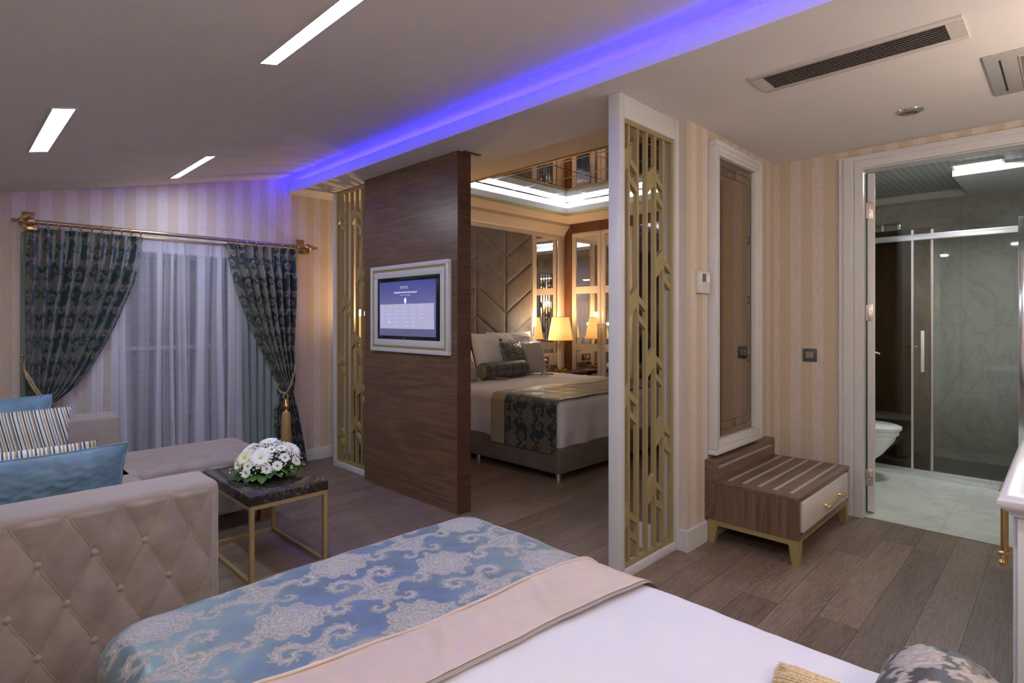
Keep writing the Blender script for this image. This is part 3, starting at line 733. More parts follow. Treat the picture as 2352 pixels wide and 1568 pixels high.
# recessed strips in the sloped ceiling
def strip(xa, xb, ya, yb, label, group='light strips in the sloped ceiling'):
    zc = zs((xa+xb)/2); t_ = T('strip_light', label, 'ceiling light', ((xa+xb)/2, (ya+yb)/2, zc), group)
    n = .007
    def q(mb, x0, x1, y0, y1, d): mb.prism([(x0, zs(x0)-d), (x1, zs(x1)-d), (x1, zs(x1)+.004), (x0, zs(x0)+.004)], 1, y0, y1)
    m = MB(); q(m, xa, xb, ya, yb, .003); P('diffuser', m, 'led_white', t_, smooth=None)
    m = MB(); q(m, xa-n, xa, ya-n, yb+n, .004); q(m, xb, xb+n, ya-n, yb+n, .004); q(m, xa, xb, ya-n, ya, .004); q(m, xa, xb, yb, yb+n, .004); P('trim_ring', m, 'white_plastic', t_, smooth=None)
strip(.803, .860, 1.25, 2.042, 'long white light strip nearest the camera in the sloped ceiling')
strip(.305, .372, 2.73, 3.512, 'short white light strip at the far left of the sloped ceiling')
strip(1.143, 1.191, 3.73, 4.475, 'white light strip above the curtain rod, nearest the window wall')
strip(1.10, 1.16, -.25, .55, 'added unseen white light strip behind the camera over the near bed')  # extra strip out of view, added to help fill the room with light

# ============================================================ CURTAINS
ROD_Y, ROD_Z = 4.665, 1.863
cr = T('curtain_rod', 'bronze curtain rod with brass ball finials above the window', 'curtain rod', (1.3, ROD_Y, ROD_Z))
P('rod', MB().lathe([(.0135, 0), (.0135, 1.80)], (.415, ROD_Y, ROD_Z), 'x', 20), 'rod_bronze', cr)
fin = [(.014, 0), (.020, .004), (.016, .010), (.026, .020), (.035, .036), (.035, .046), (.026, .060), (.012, .070), (.012, .076), (.022, .082), (.024, .088), (.012, .096), (.008, .102), (.013, .110), (.014, .116), (.008, .124), (0, .127)]
P('finial', MB().lathe([(r*.9, -h) for r, h in fin], (.445, ROD_Y, ROD_Z), 'x', 24), 'antique_brass', cr)
P('finial', MB().lathe([(r*.9, h) for r, h in fin], (2.195, ROD_Y, ROD_Z), 'x', 24), 'antique_brass', cr)
for x in (.415, 2.215):
    P('bracket', MB().box(x-.035, x+.035, YW-.012, YW, ROD_Z-.035, ROD_Z+.075, bev=.003).box(x-.012, x+.012, ROD_Y, YW-.01, ROD_Z-.02, ROD_Z-.002).box(x-.026, x+.026, ROD_Y-.02, YW-.03, ROD_Z-.055, ROD_Z-.03, bev=.002), 'antique_brass', cr)
tr_ = P('curtain_track', B(.43, 2.20, 4.735, 4.752, 1.822, 1.840, bev=.002), 'rod_bronze', origin=(1.3, 4.74, 1.83)); tag(tr_, 'slim tan track behind the bronze rod carrying the sheer curtain', 'curtain track')
m = MB()
m.tube([(0, .022*math.cos(a), .022*math.sin(a)) for a in [2*PI*k/24 for k in range(24)]], .0028, 8, True); m.tube([(0, 0, -.022), (0, .003, -.030), (0, -.003, -.036)], .002, 6)
ring = P('curtain_ring', m, 'brass', origin=(0, 0, 0))
def place_ring(x, first, side):
    r = ring if first else ring.copy()
    if not first: C.objects.link(r)
    r.location = (x, ROD_Y, ROD_Z-.007); r.rotation_euler = (0, 0, random.uniform(-.5, -.2))
    tag(r, 'small gold ring on the bronze rod holding the %s damask curtain' % side, 'curtain ring', 'gold rings of the %s curtain' % side)
for i, px in enumerate(np.linspace(.50, 1.005, 10)): place_ring(px, i == 0, 'left')
for i, px in enumerate(np.linspace(1.59, 2.15, 9)): place_ring(px, False, 'right')

def panel(name, label, zt, lz, lx, rz, rx, n, mat, damr, zpinch, y0=4.675, amp=.044, seed=1, cat='curtain', cloth=1.25, nu=520, nv=420, zb=.02, flip=1):
    s, t_ = np.meshgrid(np.linspace(0, 1, nu), np.linspace(0, 1, nv), indexing='ij')
    Z = zt+(zb-zt)*t_
    Lx = np.interp(-Z, [-v for v in lz], lx); Rx = np.interp(-Z, [-v for v in rz], rx)
    width = Rx-Lx; w0 = width[0, 0]
    ss = s+.012*np.sin(2*PI*s*3+seed)*(1-t_)
    ph = PI*n*ss
    comp = np.clip(width/w0, .12, 1.3)
    top = np.clip((Z-(zpinch-.0))/(zt-zpinch), 0, 1)
    below = np.clip((zpinch-Z)/.18, 0, 1)
    base = np.abs(np.sin(ph))
    k = np.where(Z > zpinch, 5-3*top, 5-4.0*below)
    ridge = base**k
    A = amp*(.55+.45*below)*np.clip(comp, .55, 1)
    Y = y0-A*ridge*2+.006*vn(s*9, Z*5, seed)*below
    zig = .006*np.sin(2*ph)*(below)
    X = Lx+ss*width+zig*comp
    X[0] = Lx[0]; 
    d = damask(ss*cloth+.02, Z*1.0+.05, .85) if damr else None
    return G(name, X, Y, Z+0*X, mat, dam=d, origin=(float(Lx.mean()), y0, 0), thick=0.0015)
def interp_s(pts):  # densify with a smooth curve
    zs_, xs_ = zip(*pts); return list(zs_), list(xs_)
lzl, lxl = interp_s([(1.83, .392), (1.34, .388), (1.0, .392), (.85, .40), (.73, .425), (.66, .43), (.5, .40), (.02, .37)])
lzr, lxr = interp_s([(1.83, 1.018), (1.74, 1.012), (1.656, .998), (1.5, .962), (1.347, .909), (1.2, .855), (1.10, .812), (1.02, .773), (.93, .727), (.85, .680), (.78, .62), (.73, .56), (.69, .52), (.6, .54), (.02, .62)])
cl_ = panel('damask_curtain', '', 1.828, lzl, lxl, lzr, lxr, 9, 'damask_curtain', True, 1.742, y0=4.70)
tag(cl_, 'dark teal damask curtain tied back at the left of the window', 'curtain')
rzl, rxl = interp_s([(1.84, 1.592), (1.70, 1.607), (1.531, 1.643), (1.35, 1.700), (1.152, 1.777), (.95, 1.870), (.80, 1.940), (.715, 1.984), (.64, 2.005), (.60, 1.985), (.50, 1.955), (.3, 1.955), (.02, 1.965)])
rzr, rxr = interp_s([(1.84, 2.158), (1.4, 2.145), (1.0, 2.130), (.72, 2.125), (.64, 2.105), (.58, 2.120), (.40, 2.170), (.02, 2.238)])
cr_ = panel('damask_curtain', '', 1.84, rzl, rxl, rzr, rxr, 8, 'damask_curtain', True, 1.755, y0=4.70, seed=4)
tag(cr_, 'dark teal damask curtain tied back at the right beside the wall', 'curtain')
# satin lining
o = panel('lining_curtain', '', 1.80, [1.8, .02], [1.70, 1.74], [1.8, .02], [2.10, 2.05], 6, 'satin_teal', False, 1.75, y0=4.722, amp=.012, nu=220, nv=60)
tag(o, 'plain pale teal satin curtain under the right damask curtain', 'curtain')
o = panel('lining_curtain', '', 1.80, [1.8, .02], [.372, .365], [1.8, .02], [.56, .50], 4, 'satin_teal', False, 1.75, y0=4.722, amp=.010, nu=160, nv=60)
tag(o, 'thin edge of pale teal satin curtain left of the left damask curtain', 'curtain')
# sheer
s, t_ = np.meshgrid(np.linspace(0, 1, 900), np.linspace(0, 1, 90), indexing='ij')
Z = 1.823-1.80*t_; x0s, x1s = .50, 1.90
wv = s*34+1.1*np.sin(s*11)+.8*np.sin(s*23+1)
fold = np.sin(PI*wv*.62)*.6+.4*np.sin(PI*wv*1.31+1)
X = x0s+(x1s-x0s)*s+.020*np.sin(2*PI*wv*.31+.4)*(.5+.5*t_)+.006*np.sin(t_*5+s*30)
Y = 4.742-.010*fold*(.5+.5*t_)
dens = .45+.42*np.sin(PI*wv*.62+.6+.8*np.sin(t_*2+s*9))+.28*np.sin(PI*wv*1.7+.5*np.sin(t_*3))+.12*np.sin(PI*wv*4.3)
dens = np.clip(dens, 0, 1)
dens = np.where(t_ < .045, 1, dens)
o = G('sheer_curtain', X, Y, Z, 'sheer_voile', dam=dens, origin=(1.2, 4.742, 0))
tag(o, 'translucent white voile curtain hanging across the window', 'curtain')
# tiebacks
tb = T('curtain_tieback', 'gold rope tieback with long tassel on the right damask curtain', 'tieback', (2.01, 4.62, .63))
m = MB()
for off in (0, .010):
    m.tube([(2.145, 4.76, .97), (2.135, 4.70, .93+off), (2.105, 4.635, .82), (2.06, 4.605, .70+off), (2.015, 4.60, .635), (1.985, 4.62, .64+off), (1.975, 4.68, .68), (2.02, 4.735, .76), (2.10, 4.755, .88)], .006, 8)
m.tube([(2.005, 4.595, .65), (1.985, 4.590, .61), (2.010, 4.588, .575)], .0055, 8).tube([(2.005, 4.595, .65), (2.028, 4.590, .61), (2.010, 4.588, .575)], .0055, 8)
P('rope', m, 'rope', tb)
P('tassel_head', MB().lathe([(.006, .585), (.012, .578), (.020, .560), (.026, .540), (.027, .522), (.020, .508), (.012, .502), (.014, .494), (.020, .488), (0, .486)], (2.010, 4.588, 0), 'z', 20), 'brass', tb)
P('tassel_skirt', MB().lathe([(.012, .492), (.030, .484), (.036, .470), (.038, .35), (.041, .20), (.038, .185), (0, .184)], (2.010, 4.588, 0), 'z', 40), 'tassel_gold', tb)
tb2 = T('curtain_tieback', 'gold rope tieback on a brass hook at the left damask curtain', 'tieback', (.40, 4.62, .9))
P('hook', MB().tube([(.382, 4.775, .975), (.378, 4.72, .975), (.376, 4.70, .99), (.376, 4.70, 1.01)], .005, 8).sphere((.376, 4.70, 1.018), .009, 12).lathe([(.018, 0), (.014, -.006), (0, -.007)], (.382, 4.78, .975), 'y', 16), 'brass', tb2)
m = MB()
for off in (0, .014):
    m.tube([(.384, 4.72, .965), (.380, 4.66, .93), (.39+off, 4.61, .88), (.415+off, 4.60, .82), (.450+off, 4.60, .755), (.49+off, 4.61, .71), (.53, 4.66, .70), (.5, 4.72, .76), (.41, 4.75, .90)], .006, 8)
P('rope', m, 'rope', tb2)

# ============================================================ SOFA
sf = T('sofa', 'beige velvet sofa with button tufted arms and a long chaise seat', 'sofa', (.4, 3.3, 0))
P('arm', MB().box(-.75, .730, 2.225, 2.440, .05, .660, bev=.028, seg=4), 'velvet_arm', sf)
P('arm', MB().box(-.75, .800, 4.20, 4.40, .05, .660, bev=.028, seg=4), 'velvet_arm', sf)
P('seat', MB().box(-.75, .76, 2.44, 4.20, .12, .42, bev=.04, seg=4).box(-.2, 1.48, 3.55, 4.215, .09, .42, bev=.035, seg=4), 'velvet_beige', sf)
P('backrest', MB().box(-.95, -.55, 2.3, 4.35, .05, .80, bev=.05, seg=4), 'velvet_beige', sf)
def tufted(parent, xa, xb, za, zb, y, bx, bz, sx, sz, dep=.013, res=.004, buttons=(), name='tufted_panel'):
    X, Z = grid(xa, xb, int((xb-xa)/res), za, zb, int((zb-za)/res))
    p = (X-bx)/sx; q = (Z-bz)/(2*sz); a, b = p+q, p-q
    d = np.abs(np.sin(PI*a))*np.abs(np.sin(PI*b))
    near = np.minimum(np.abs(a-np.round(a)), np.abs(b-np.round(b)))
    r2 = (a-np.round(a))**2+(b-np.round(b))**2
    edge = np.minimum.reduce([np.clip((X-xa)/.012, 0, 1), np.clip((xb-X)/.012, 0, 1), np.clip((zb-Z)/.012, 0, 1), np.clip((Z-za)/.012, 0, 1)])
    h = dep*(.25+.75*np.power(d, .75))-dep*.35*np.exp(-r2/.006)-.0015*np.exp(-(near/.018)**2)
    Y = y-h*edge-.001
    pn = G(name, X, Y, Z, 'velvet_beige', parent)
    m = MB()
    def hy(x, z):
        i = min(max(int(round((x-xa)/(xb-xa)*(X.shape[0]-1))), 0), X.shape[0]-1); j = min(max(int(round((z-za)/(zb-za)*(X.shape[1]-1))), 0), X.shape[1]-1); return Y[i, j]-.0006
    for sg in (1, -1):
        for c_ in range(-14, 16):
            pts = []
            for k in range(61):
                z = za+.004+(zb-za-.008)*k/60; q_ = (z-bz)/(2*sz)
                pp = c_-q_*sg                              # a or b integer line
                x = bx+pp*sx
                wob = .004*sg*np.sin(2*PI*((z-bz)/sz))*.6
                x += wob
                if xa+.004 < x < xb-.004: pts.append((x, hy(x, z), z))
                elif len(pts) > 2: m.tube(pts, .0022, 6); pts = []
                else: pts = []
            if len(pts) > 2: m.tube(pts, .0022, 6)
    P('piping', m, 'velvet_arm', pn)
    for x, z in buttons:
        P('button', MB().lathe([(.0125, 0), (.0125, -.004), (.009, -.008), (0, -.0095)], (x, hy(x, z)+.0005, z), 'y', 20), 'velvet_arm', pn)
bts = [(.212+.14*i, .504) for i in range(-5, 3)]+[(.142+.14*i, .366) for i in range(-4, 4)]+[(.212+.14*i, .224) for i in range(-5, 3)]+[(.142+.14*i, .085) for i in range(-4, 4)]
tufted(sf, -.60, .700, .055, .640, 2.224, .212, .504, .14, .14, buttons=bts)
tufted(sf, .20, 1.465, .10, .39, 3.549, .60, .25, .14, .14, dep=.012, res=.008, name='chaise_panel')
P('foot', B(1.40, 1.46, 3.56, 3.62, 0, .09, bev=.003), 'wood_foot', sf); P('foot', B(1.40, 1.46, 4.14, 4.20, 0, .09, bev=.003), 'wood_foot', sf)
P('foot', B(.60, .70, 2.26, 2.34, 0, .05), 'wood_foot', sf)

# cushions
def cushion(name, label, mat, w, h, th, loc, rot, dampat=None, group=None, n=90, seed=0, pinch=.05, parent=None, cord=None, wr=.004, cat='cushion'):
    u, v = np.meshgrid(np.linspace(-1, 1, n), np.linspace(-1, 1, n), indexing='ij')
    prof = np.clip((1-np.abs(u)**3.2)*(1-np.abs(v)**3.2), 0, 1)**.62
    X = u*w/2*(1-pinch*(1-v**2)**1.0*np.abs(u)**3); Z = v*h/2*(1-pinch*(1-u**2)*np.abs(v)**3)
    wrk = wr*vn(u*5, v*5, seed)*prof**.5+wr*.6*np.sin((u*v)*16+seed)*np.exp(-((1-np.abs(u))**2+(1-np.abs(v))**2)*5)
    F = -prof*th/2-wrk; Bk = prof*th/2+wrk*.5
    XX = np.concatenate([X, X[::-1]], 0); ZZ = np.concatenate([Z, Z[::-1]], 0); YY = np.concatenate([F, Bk[::-1]], 0)
    dam = None
    if dampat == 'damask': dam = np.concatenate([damask(X+.1, Z, .6)]*1+[damask(X+.1, Z, .6)[::-1]], 0)
    if dampat == 'stripe': d_ = X+w+Z*.25; dam = np.concatenate([d_, d_[::-1]], 0)
    if dampat == 'stripe2': d_ = X+w+Z*.1; dam = np.concatenate([d_, d_[::-1]], 0)
    o = G(name, XX, YY, ZZ, mat, dam=dam)
    # close the two open side edges (top/bottom rims meet already)
    o.location = loc; o.rotation_euler = [math.radians(a) for a in rot]
    tag(o, label, cat, group)
    if cord:
        m = MB(); ring_ = [(float(X[i, 0]), 0, float(Z[i, 0])) for i in range(0, n, 3)]+[(float(X[-1, j]), 0, float(Z[-1, j])) for j in range(0, n, 3)]+[(float(X[i, -1]), 0, float(Z[i, -1])) for i in range(n-1, -1, -3)]+[(float(X[0, j]), 0, float(Z[0, j])) for j in range(n-1, -1, -3)]
        m.tube(ring_, .0035, 6, True); c_ = P('piping', m, cord); c_.parent = o
    return o
cushion('velvet_cushion', 'blue velvet cushion leaning at the back of the far sofa arm', 'velvet_blue', .50, .38, .16, (.215, 4.10, .632), (-10, 0, 6), seed=1, cord='velvet_blue')
cushion('striped_cushion', 'striped cushion leaning against the blue cushion by the far arm', 'stripes', .56, .36, .14, (.235, 3.93, .595), (-16, 0, -10), 'stripe', seed=2)
cushion('velvet_cushion', 'blue velvet cushion lying against the near tufted sofa arm', 'velvet_blue', .52, .36, .15, (.245, 2.58, .605), (12, 0, 2), seed=3, cord='velvet_blue', wr=.007)
cushion('striped_cushion', 'striped cushion behind the front blue velvet cushion', 'stripes', .50, .36, .13, (.19, 2.76, .600), (10, 0, -4), 'stripe2', seed=5)
cushion('damask_cushion', 'small pale damask cushion between the two striped cushions', 'damask_pale', .34, .34, .12, (.05, 3.25, .58), (-20, 0, 30), 'damask', seed=8)

# ============================================================ SIDE TABLE AND FLOWERS
st = T('side_table', 'square side table with black marble top and gold tube frame', 'table', (1.21, 3.04, 0))
P('tabletop', B(1.017, 1.407, 2.712, 3.370, .375, .420, bev=.0015), 'marble_dark', st)
q = .020
for z0, z1 in ((.0, q), (.355, .375)):
    m = MB().box(1.02, 1.404, 2.715, 2.715+q, z0, z1).box(1.02, 1.404, 3.367-q, 3.367, z0, z1).box(1.02, 1.02+q, 2.715+q, 3.367-q, z0, z1).box(1.404-q, 1.404, 2.715+q, 3.367-q, z0, z1)
    P('frame_ring', m, 'gold_flat', st)
for x in (1.02, 1.404-q):
    for y in (2.715, 3.367-q): P('leg', B(x, x+q, y, y+q, q, .355), 'gold_flat', st)
FX, FY, FZ = 1.235, 3.035, .42
fl = T('flower_arrangement', 'low bouquet of white gerberas, daisies and leaves on the marble table', 'flowers', (FX, FY, FZ))
P('floral_foam', MB().sphere((FX, FY, FZ+.045), .045, 16, 2.4, 2.4, 1.0), 'foam_green', fl)
def dome(a, e, s=1.0):   # azimuth, elevation deg -> point on dome and normal
    a, e = math.radians(a), math.radians(e)
    n = Vector((math.cos(e)*math.cos(a), math.cos(e)*math.sin(a), math.sin(e)))
    return Vector((FX+.155*s*n.x, FY+.155*s*n.y, FZ+.035+.125*s*n.z)), n
def flower(a, e, r, npet, pm, cm_, name, layers=2, s=1.0, cr=.26):
    c, n = dome(a, e, s); n = (n+Vector((-.25, -.3, .25))).normalized()
    t1 = n.cross(Vector((0, 0, 1))); t1 = t1.normalized() if t1.length > .05 else Vector((1, 0, 0)); t2 = n.cross(t1)
    m = MB()
    for L in range(layers):
        for k in range(npet):
            th_ = 2*PI*(k+.5*L)/npet+random.uniform(-.06, .06); d = t1*math.cos(th_)+t2*math.sin(th_); p_ = n.cross(d); rr = r*(1-.16*L)*random.uniform(.92, 1.04); wd_ = r*PI/npet*(.62 if npet > 15 else .78)
            pts = [(.12, .35, .0), (.45, .9, .10), (.8, 1.0, .12), (.95, .7, .08), (1.0, .2, .05)]
            lf, rt = [], []
            for f_, wf_, up in pts:
                b_ = c+d*rr*f_+n*(r*(up*1.2-.12*L*-1)+.004*L+r*.05)
                lf.append(m.bm.verts.new(b_-p_*wd_*wf_)); rt.append(m.bm.verts.new(b_+p_*wd_*wf_))
            for i in range(4): m.bm.faces.new((lf[i], rt[i], rt[i+1], lf[i+1]))
    o = P(name, m, pm, fl, smooth=None); md = o.modifiers.new('petal_thickness', 'SOLIDIFY'); md.thickness = .0009
    cc = c+n*r*.14
    P('flower_center', MB().sphere(cc, r*cr, 12, 1, 1, .8), cm_, o)
for a, e, r in [(-128, 40, .054), (-30, 45, .050), (60, 78, .052), (-170, 38, .048), (130, 50, .046), (20, 40, .045)]:
    flower(a, e, r*1.08, 20, 'petal_cream' if a in (-170,) else 'petal_white', 'pollen', 'gerbera')
for a, e in [(-150, 22), (-115, 16), (-95, 20), (-140, 58), (-75, 35), (-60, 60), (-10, 25), (5, 62), (-185, 20), (-100, 62), (160, 25), (-50, 20), (90, 40), (-155, 8)]:
    flower(a+random.uniform(-4, 4), e, .027, 11, 'petal_white', 'pollen_green', 'daisy', 1, 1.03)
m = MB()
for k in range(190):
    a, e = random.uniform(-200, 60), random.uniform(0, 80); c, n = dome(a, e, random.uniform(1.0, 1.2)); m.sphere(c, random.uniform(.0035, .0055), 6)
o = P('baby_breath', m, 'petal_white', fl); o['kind'] = 'stuff'
for k in range(34):
    a = -200+k*11+random.uniform(-5, 5); L = random.uniform(.05, .085); w_ = L*.36
    ca, sa = math.cos(math.radians(a)), math.sin(math.radians(a)); rb = random.uniform(.10, .135); zb_ = FZ+random.uniform(.022, .055); up = random.uniform(-.15, .5)
    m = MB(); cen, l_, r_ = [], [], []
    for i in range(7):
        f_ = i/6; rad = rb+L*f_; z = zb_+up*L*f_-.9*L*f_*f_*.6+.004; z = max(z, FZ+.003)
        c = Vector((FX+rad*ca, FY+rad*sa, z)); wf_ = w_*math.sin(PI*min(f_*.92+.06, 1))**.8; sd = Vector((-sa, ca, .25*math.sin(k)))*wf_
        l_.append(m.bm.verts.new(c-sd+Vector((0, 0, .004)))); cen.append(m.bm.verts.new(c)); r_.append(m.bm.verts.new(c+sd+Vector((0, 0, .004))))
    for i in range(6): m.bm.faces.new((l_[i], cen[i], cen[i+1], l_[i+1])); m.bm.faces.new((cen[i], r_[i], r_[i+1], cen[i+1]))
    o = P('leaf', m, 'leaf_green', fl); md = o.modifiers.new('leaf_thickness', 'SOLIDIFY'); md.thickness = .0008

# ============================================================ BEDS
def arc(s, half, R, drop):
    """signed arc length s -> (offset from centre, fall, overflow 0..1)"""
    a = np.abs(s); fl_ = half-R; e = np.clip((a-fl_)/(R*PI/2), 0, 1)
    off = np.where(a < fl_, a, fl_+R*np.sin(e*PI/2)); fall = R*(1-np.cos(e*PI/2))+np.clip(a-fl_-R*PI/2, 0, None)
    return np.sign(s)*off, fall, e
def drape(name, cx, cy, hx, hy, top, R, s0, s1, t0, t1, ns, nt, mat, dampat=False, lift=0., parent=None, origin=None, wav=None, edge=None, seed=0, amp=.004, dsc=1.0, thick=.0, duv=(0, 0)):
    """s across (X), t along (Y), signed arc lengths from the bed centre"""
    s, t_ = grid(s0, s1, ns, t0, t1, nt)
    if edge is not None: t_ = edge(s, t_)
    ox, fx, ex = arc(s, hx+lift, R+lift, 0); oy, fy, ey = arc(t_, hy+lift, R+lift, 0)
    X = cx+ox; Y = cy+oy
    # round the plan corner
    Rc = .10; qx = np.clip((np.abs(ox)-(hx+lift-Rc))/Rc, 0, 1); qy = np.clip((np.abs(oy)-(hy+lift-Rc))/Rc, 0, 1)
    both = (qx > 0) & (qy > 0); mxq = np.maximum(qx, qy); hyp = np.sqrt(qx**2+qy**2)+1e-9
    k = np.where(both, mxq/hyp, 1)
    X = np.where(both, cx+np.sign(ox)*(hx+lift-Rc+Rc*qx*k), X); Y = np.where(both, cy+np.sign(oy)*(hy+lift-Rc+Rc*qy*k), Y)
    Zt = top+lift-(fx**3+fy**3)**(1/3)
    Zt = Zt+amp*vn(X*4, Y*4, seed)*np.clip(1-(fx+fy)/.1, .15, 1)
    if wav is not None: X, Y, Zt = wav(s, t_, X, Y, Zt, fx, fy)
    dm = damask(s+cx+duv[0], t_+cy+duv[1], dsc) if dampat else None
    return G(name, X, Y, Zt, mat, parent, dam=dm, origin=origin, thick=thick)
# near bed
BX, BY, HX, HY, BT = .755, .435, .520, 1.035, .588
nb = T('near_bed', 'single bed with white sheet in the foreground', 'bed', (BX, BY, 0))
P('bed_base', B(BX-.49, BX+.49, BY-1.0, BY+1.0, .06, .30, bev=.02, seg=3), 'velvet_base', nb)
m = MB()
for x in (BX-.42, BX+.42):
    for y in (BY-.92, BY+.92): P('leg', MB().lathe([(.02, 0), (.02, .06)], (x, y, 0), 'z', 16), 'chrome', nb)
def soft(s, t_, X, Y, Z, fx, fy):
    Z = Z+.004*np.sin(s*9+3*t_)+.003*vn(X*9, Y*7, 5)
    X = X+np.sign(s)*.006*np.sin(t_*26)*np.clip(fx/.2, 0, 1); return X, Y, Z
drape('duvet', BX, BY, HX, HY, BT, .045, -(HX+.32), HX+.32, -(HY+.3), HY+.30, 150, 220, 'linen_white', parent=nb, wav=soft)
PE = np.polyfit([-.52, -.277, -.041, .097, .294, .416, .518], [1.02, 1.011, .975, .963, .965, .958, .929], 4)
PL = np.polyfit([-.52, -.155, -.043, .019, .162, .257, .376, .512], [.88, .828, .813, .801, .790, .791, .785, .750], 3)
def eup(s): return np.polyval(PE, np.clip(s, -.53, .54))-1.0
def elo(s): return np.polyval(PL, np.clip(s, -.53, .54))-.81
def redge(s, t_):  # runner's near edge bows
    f = (t_-t_.min())/(t_.max()-t_.min()); return t_+(1-f)*eup(s)
rn = T('bed_runner', 'blue damask bed runner with a cream satin border on the near bed', 'bed runner', (BX, 1.2, BT))
tE = 1.0-BY
drape('damask_field', BX, BY, HX, HY, BT, .05, -(HX+.40), HX+.40, tE, HY+.36, 620, 330, 'damask_blue', True, .010, rn, edge=redge, seed=3, amp=.007, duv=(-.742, -1.195+.18))
tC = .81-BY
def cedge(s, t_):
    f = (t_-tC)/(tE+.008-tC); return t_+f*eup(s)+(1-f)*elo(s)
def pucker(s, t_, X, Y, Z, fx, fy):
    f = np.clip((t_-tC)/(tE-tC), 0, 1); Z = Z+.0016*np.sin(s*85+5*np.sin(s*13))*f**2*(1-.6*f)+.003*np.sin(s*15+f*2.5)*np.sin(PI*f)+.006*np.exp(-((s-.12*f+.10)/.018)**2)*np.sin(PI*np.clip(f*1.1, 0, 1))+.005*np.exp(-((s-.12*f-.20)/.016)**2)*np.sin(PI*np.clip(f*1.1, 0, 1)); return X, Y, Z
drape('cream_border', BX, BY, HX, HY, BT, .05, -(HX+.40), HX+.40, tC, tE+.008, 420, 70, 'satin_cream', False, .0125, rn, edge=cedge, seed=3, amp=.007, wav=pucker, thick=.002)
def cedge2(s, t_): return t_+elo(s)
drape('border_hem', BX, BY, HX, HY, BT, .05, -(HX+.395), HX+.395, tC-.012, tC+.004, 420, 8, 'satin_taupe', False, .0105, rn, edge=cedge2, seed=3, amp=.007)
s = np.linspace(-(HX+.1), HX+.1, 160); e_ = tE+.002+0*s; e_ = e_+eup(s)
ox, fx, ex = arc(s, HX+.014, .064, 0); Xp = BX+ox; Yp = BY+e_; Zp = BT+.014-fx; Zp = Zp+.007*vn(Xp*4, Yp*4, 3)*np.clip(1-fx/.1, .15, 1)
P('piping', MB().tube(list(zip(Xp.tolist(), Yp.tolist(), (Zp+.002).tolist())), .0035, 8), 'satin_cream', rn)

def bolster(name, label, mat, x0, x1, yc, zc, r, capmat, dsc=.6, rotz=0, cat='bolster', seg=120):
    t_ = T(name, label, cat, ((x0+x1)/2, yc, zc-r)); L = x1-x0
    a, u = np.meshgrid(np.linspace(0, 2*PI, seg, endpoint=False), np.linspace(0, 1, 130), indexing='ij')
    X = x0+L*u; e = np.minimum(u, 1-u)*L; rr = r*np.clip(1-np.clip(.03-e, 0, 1)**2/.03**2*.12, 0, 1)
    rr = rr+.0015*np.sin(a*24)*np.clip(1-e/.06, 0, 1)
    Y = yc+rr*np.cos(a); Z = zc+rr*np.sin(a)
    G('cover', X, Y, Z, mat, t_, dam=damask(X, a*r, dsc), wrap=True)
    for xe, sg in ((x0, -1), (x1, 1)):
        a_, q_ = np.meshgrid(np.linspace(0, 2*PI, 96, endpoint=False), np.linspace(0, 1, 12), indexing='ij')
        rq = r*.90*q_; Xc = xe+sg*(.012*(1-q_**2)*0-.003+.006*np.cos(a_*22)*q_*(1-q_)*2-.010*(1-q_))
        G('gathered_end', Xc, yc+rq*np.cos(a_), zc+rq*np.sin(a_), capmat, t_, wrap=True)
        P('end_button', MB().sphere((xe+sg*.0, yc, zc), .012, 12, .6, 1, 1), capmat, t_)
    return t_
nbol = bolster('bolster_cushion', 'damask bolster cushion at the bottom right on the near bed', 'damask_bolster', .55, 1.105, .135, .662, .084, 'satin_gold', .55)
# tassel lying on the bed
def brush(parent, p0, p1, r0, r1, n, mat, name='tassel_skirt', flat=.5, thin=1.0):
    m = MB(); p0, p1 = Vector(p0), Vector(p1); d = (p1-p0); L = d.length; d.normalize(); sd = d.cross(Vector((0, 0, 1))).normalized(); up = sd.cross(d)
    for k in range(n):
        a, q_ = random.uniform(0, 2*PI), math.sqrt(random.random()); o0 = (sd*math.cos(a)+up*math.sin(a)*flat)*r0*q_; o1 = (sd*math.cos(a)+up*math.sin(a)*flat)*r1*q_
        e = L*random.uniform(.86, 1.05); m.tube([p0+o0, p0+d*e*.5+(o0+o1)*.55, p0+d*e+o1], [.0016*thin, .0015*thin, .001*thin], 4)
    return P(name, m, mat, parent)
nt_ = T('bolster_tassel', 'straw gold tassel lying on the near bed beside the bolster', 'tassel', (1.08, .30, .60))
brush(nt_, (1.075, .232, .624), (1.065, .373, .611), .011, .030, 900, 'tassel_straw', thin=.6)
P('tassel_head', MB().sphere((1.078, .225, .632), .016, 16), 'tassel_straw', nt_); P('cord', MB().tube([(1.078, .225, .634), (1.09, .20, .64), (1.112, .15, .665)], .003), 'rope', nt_)

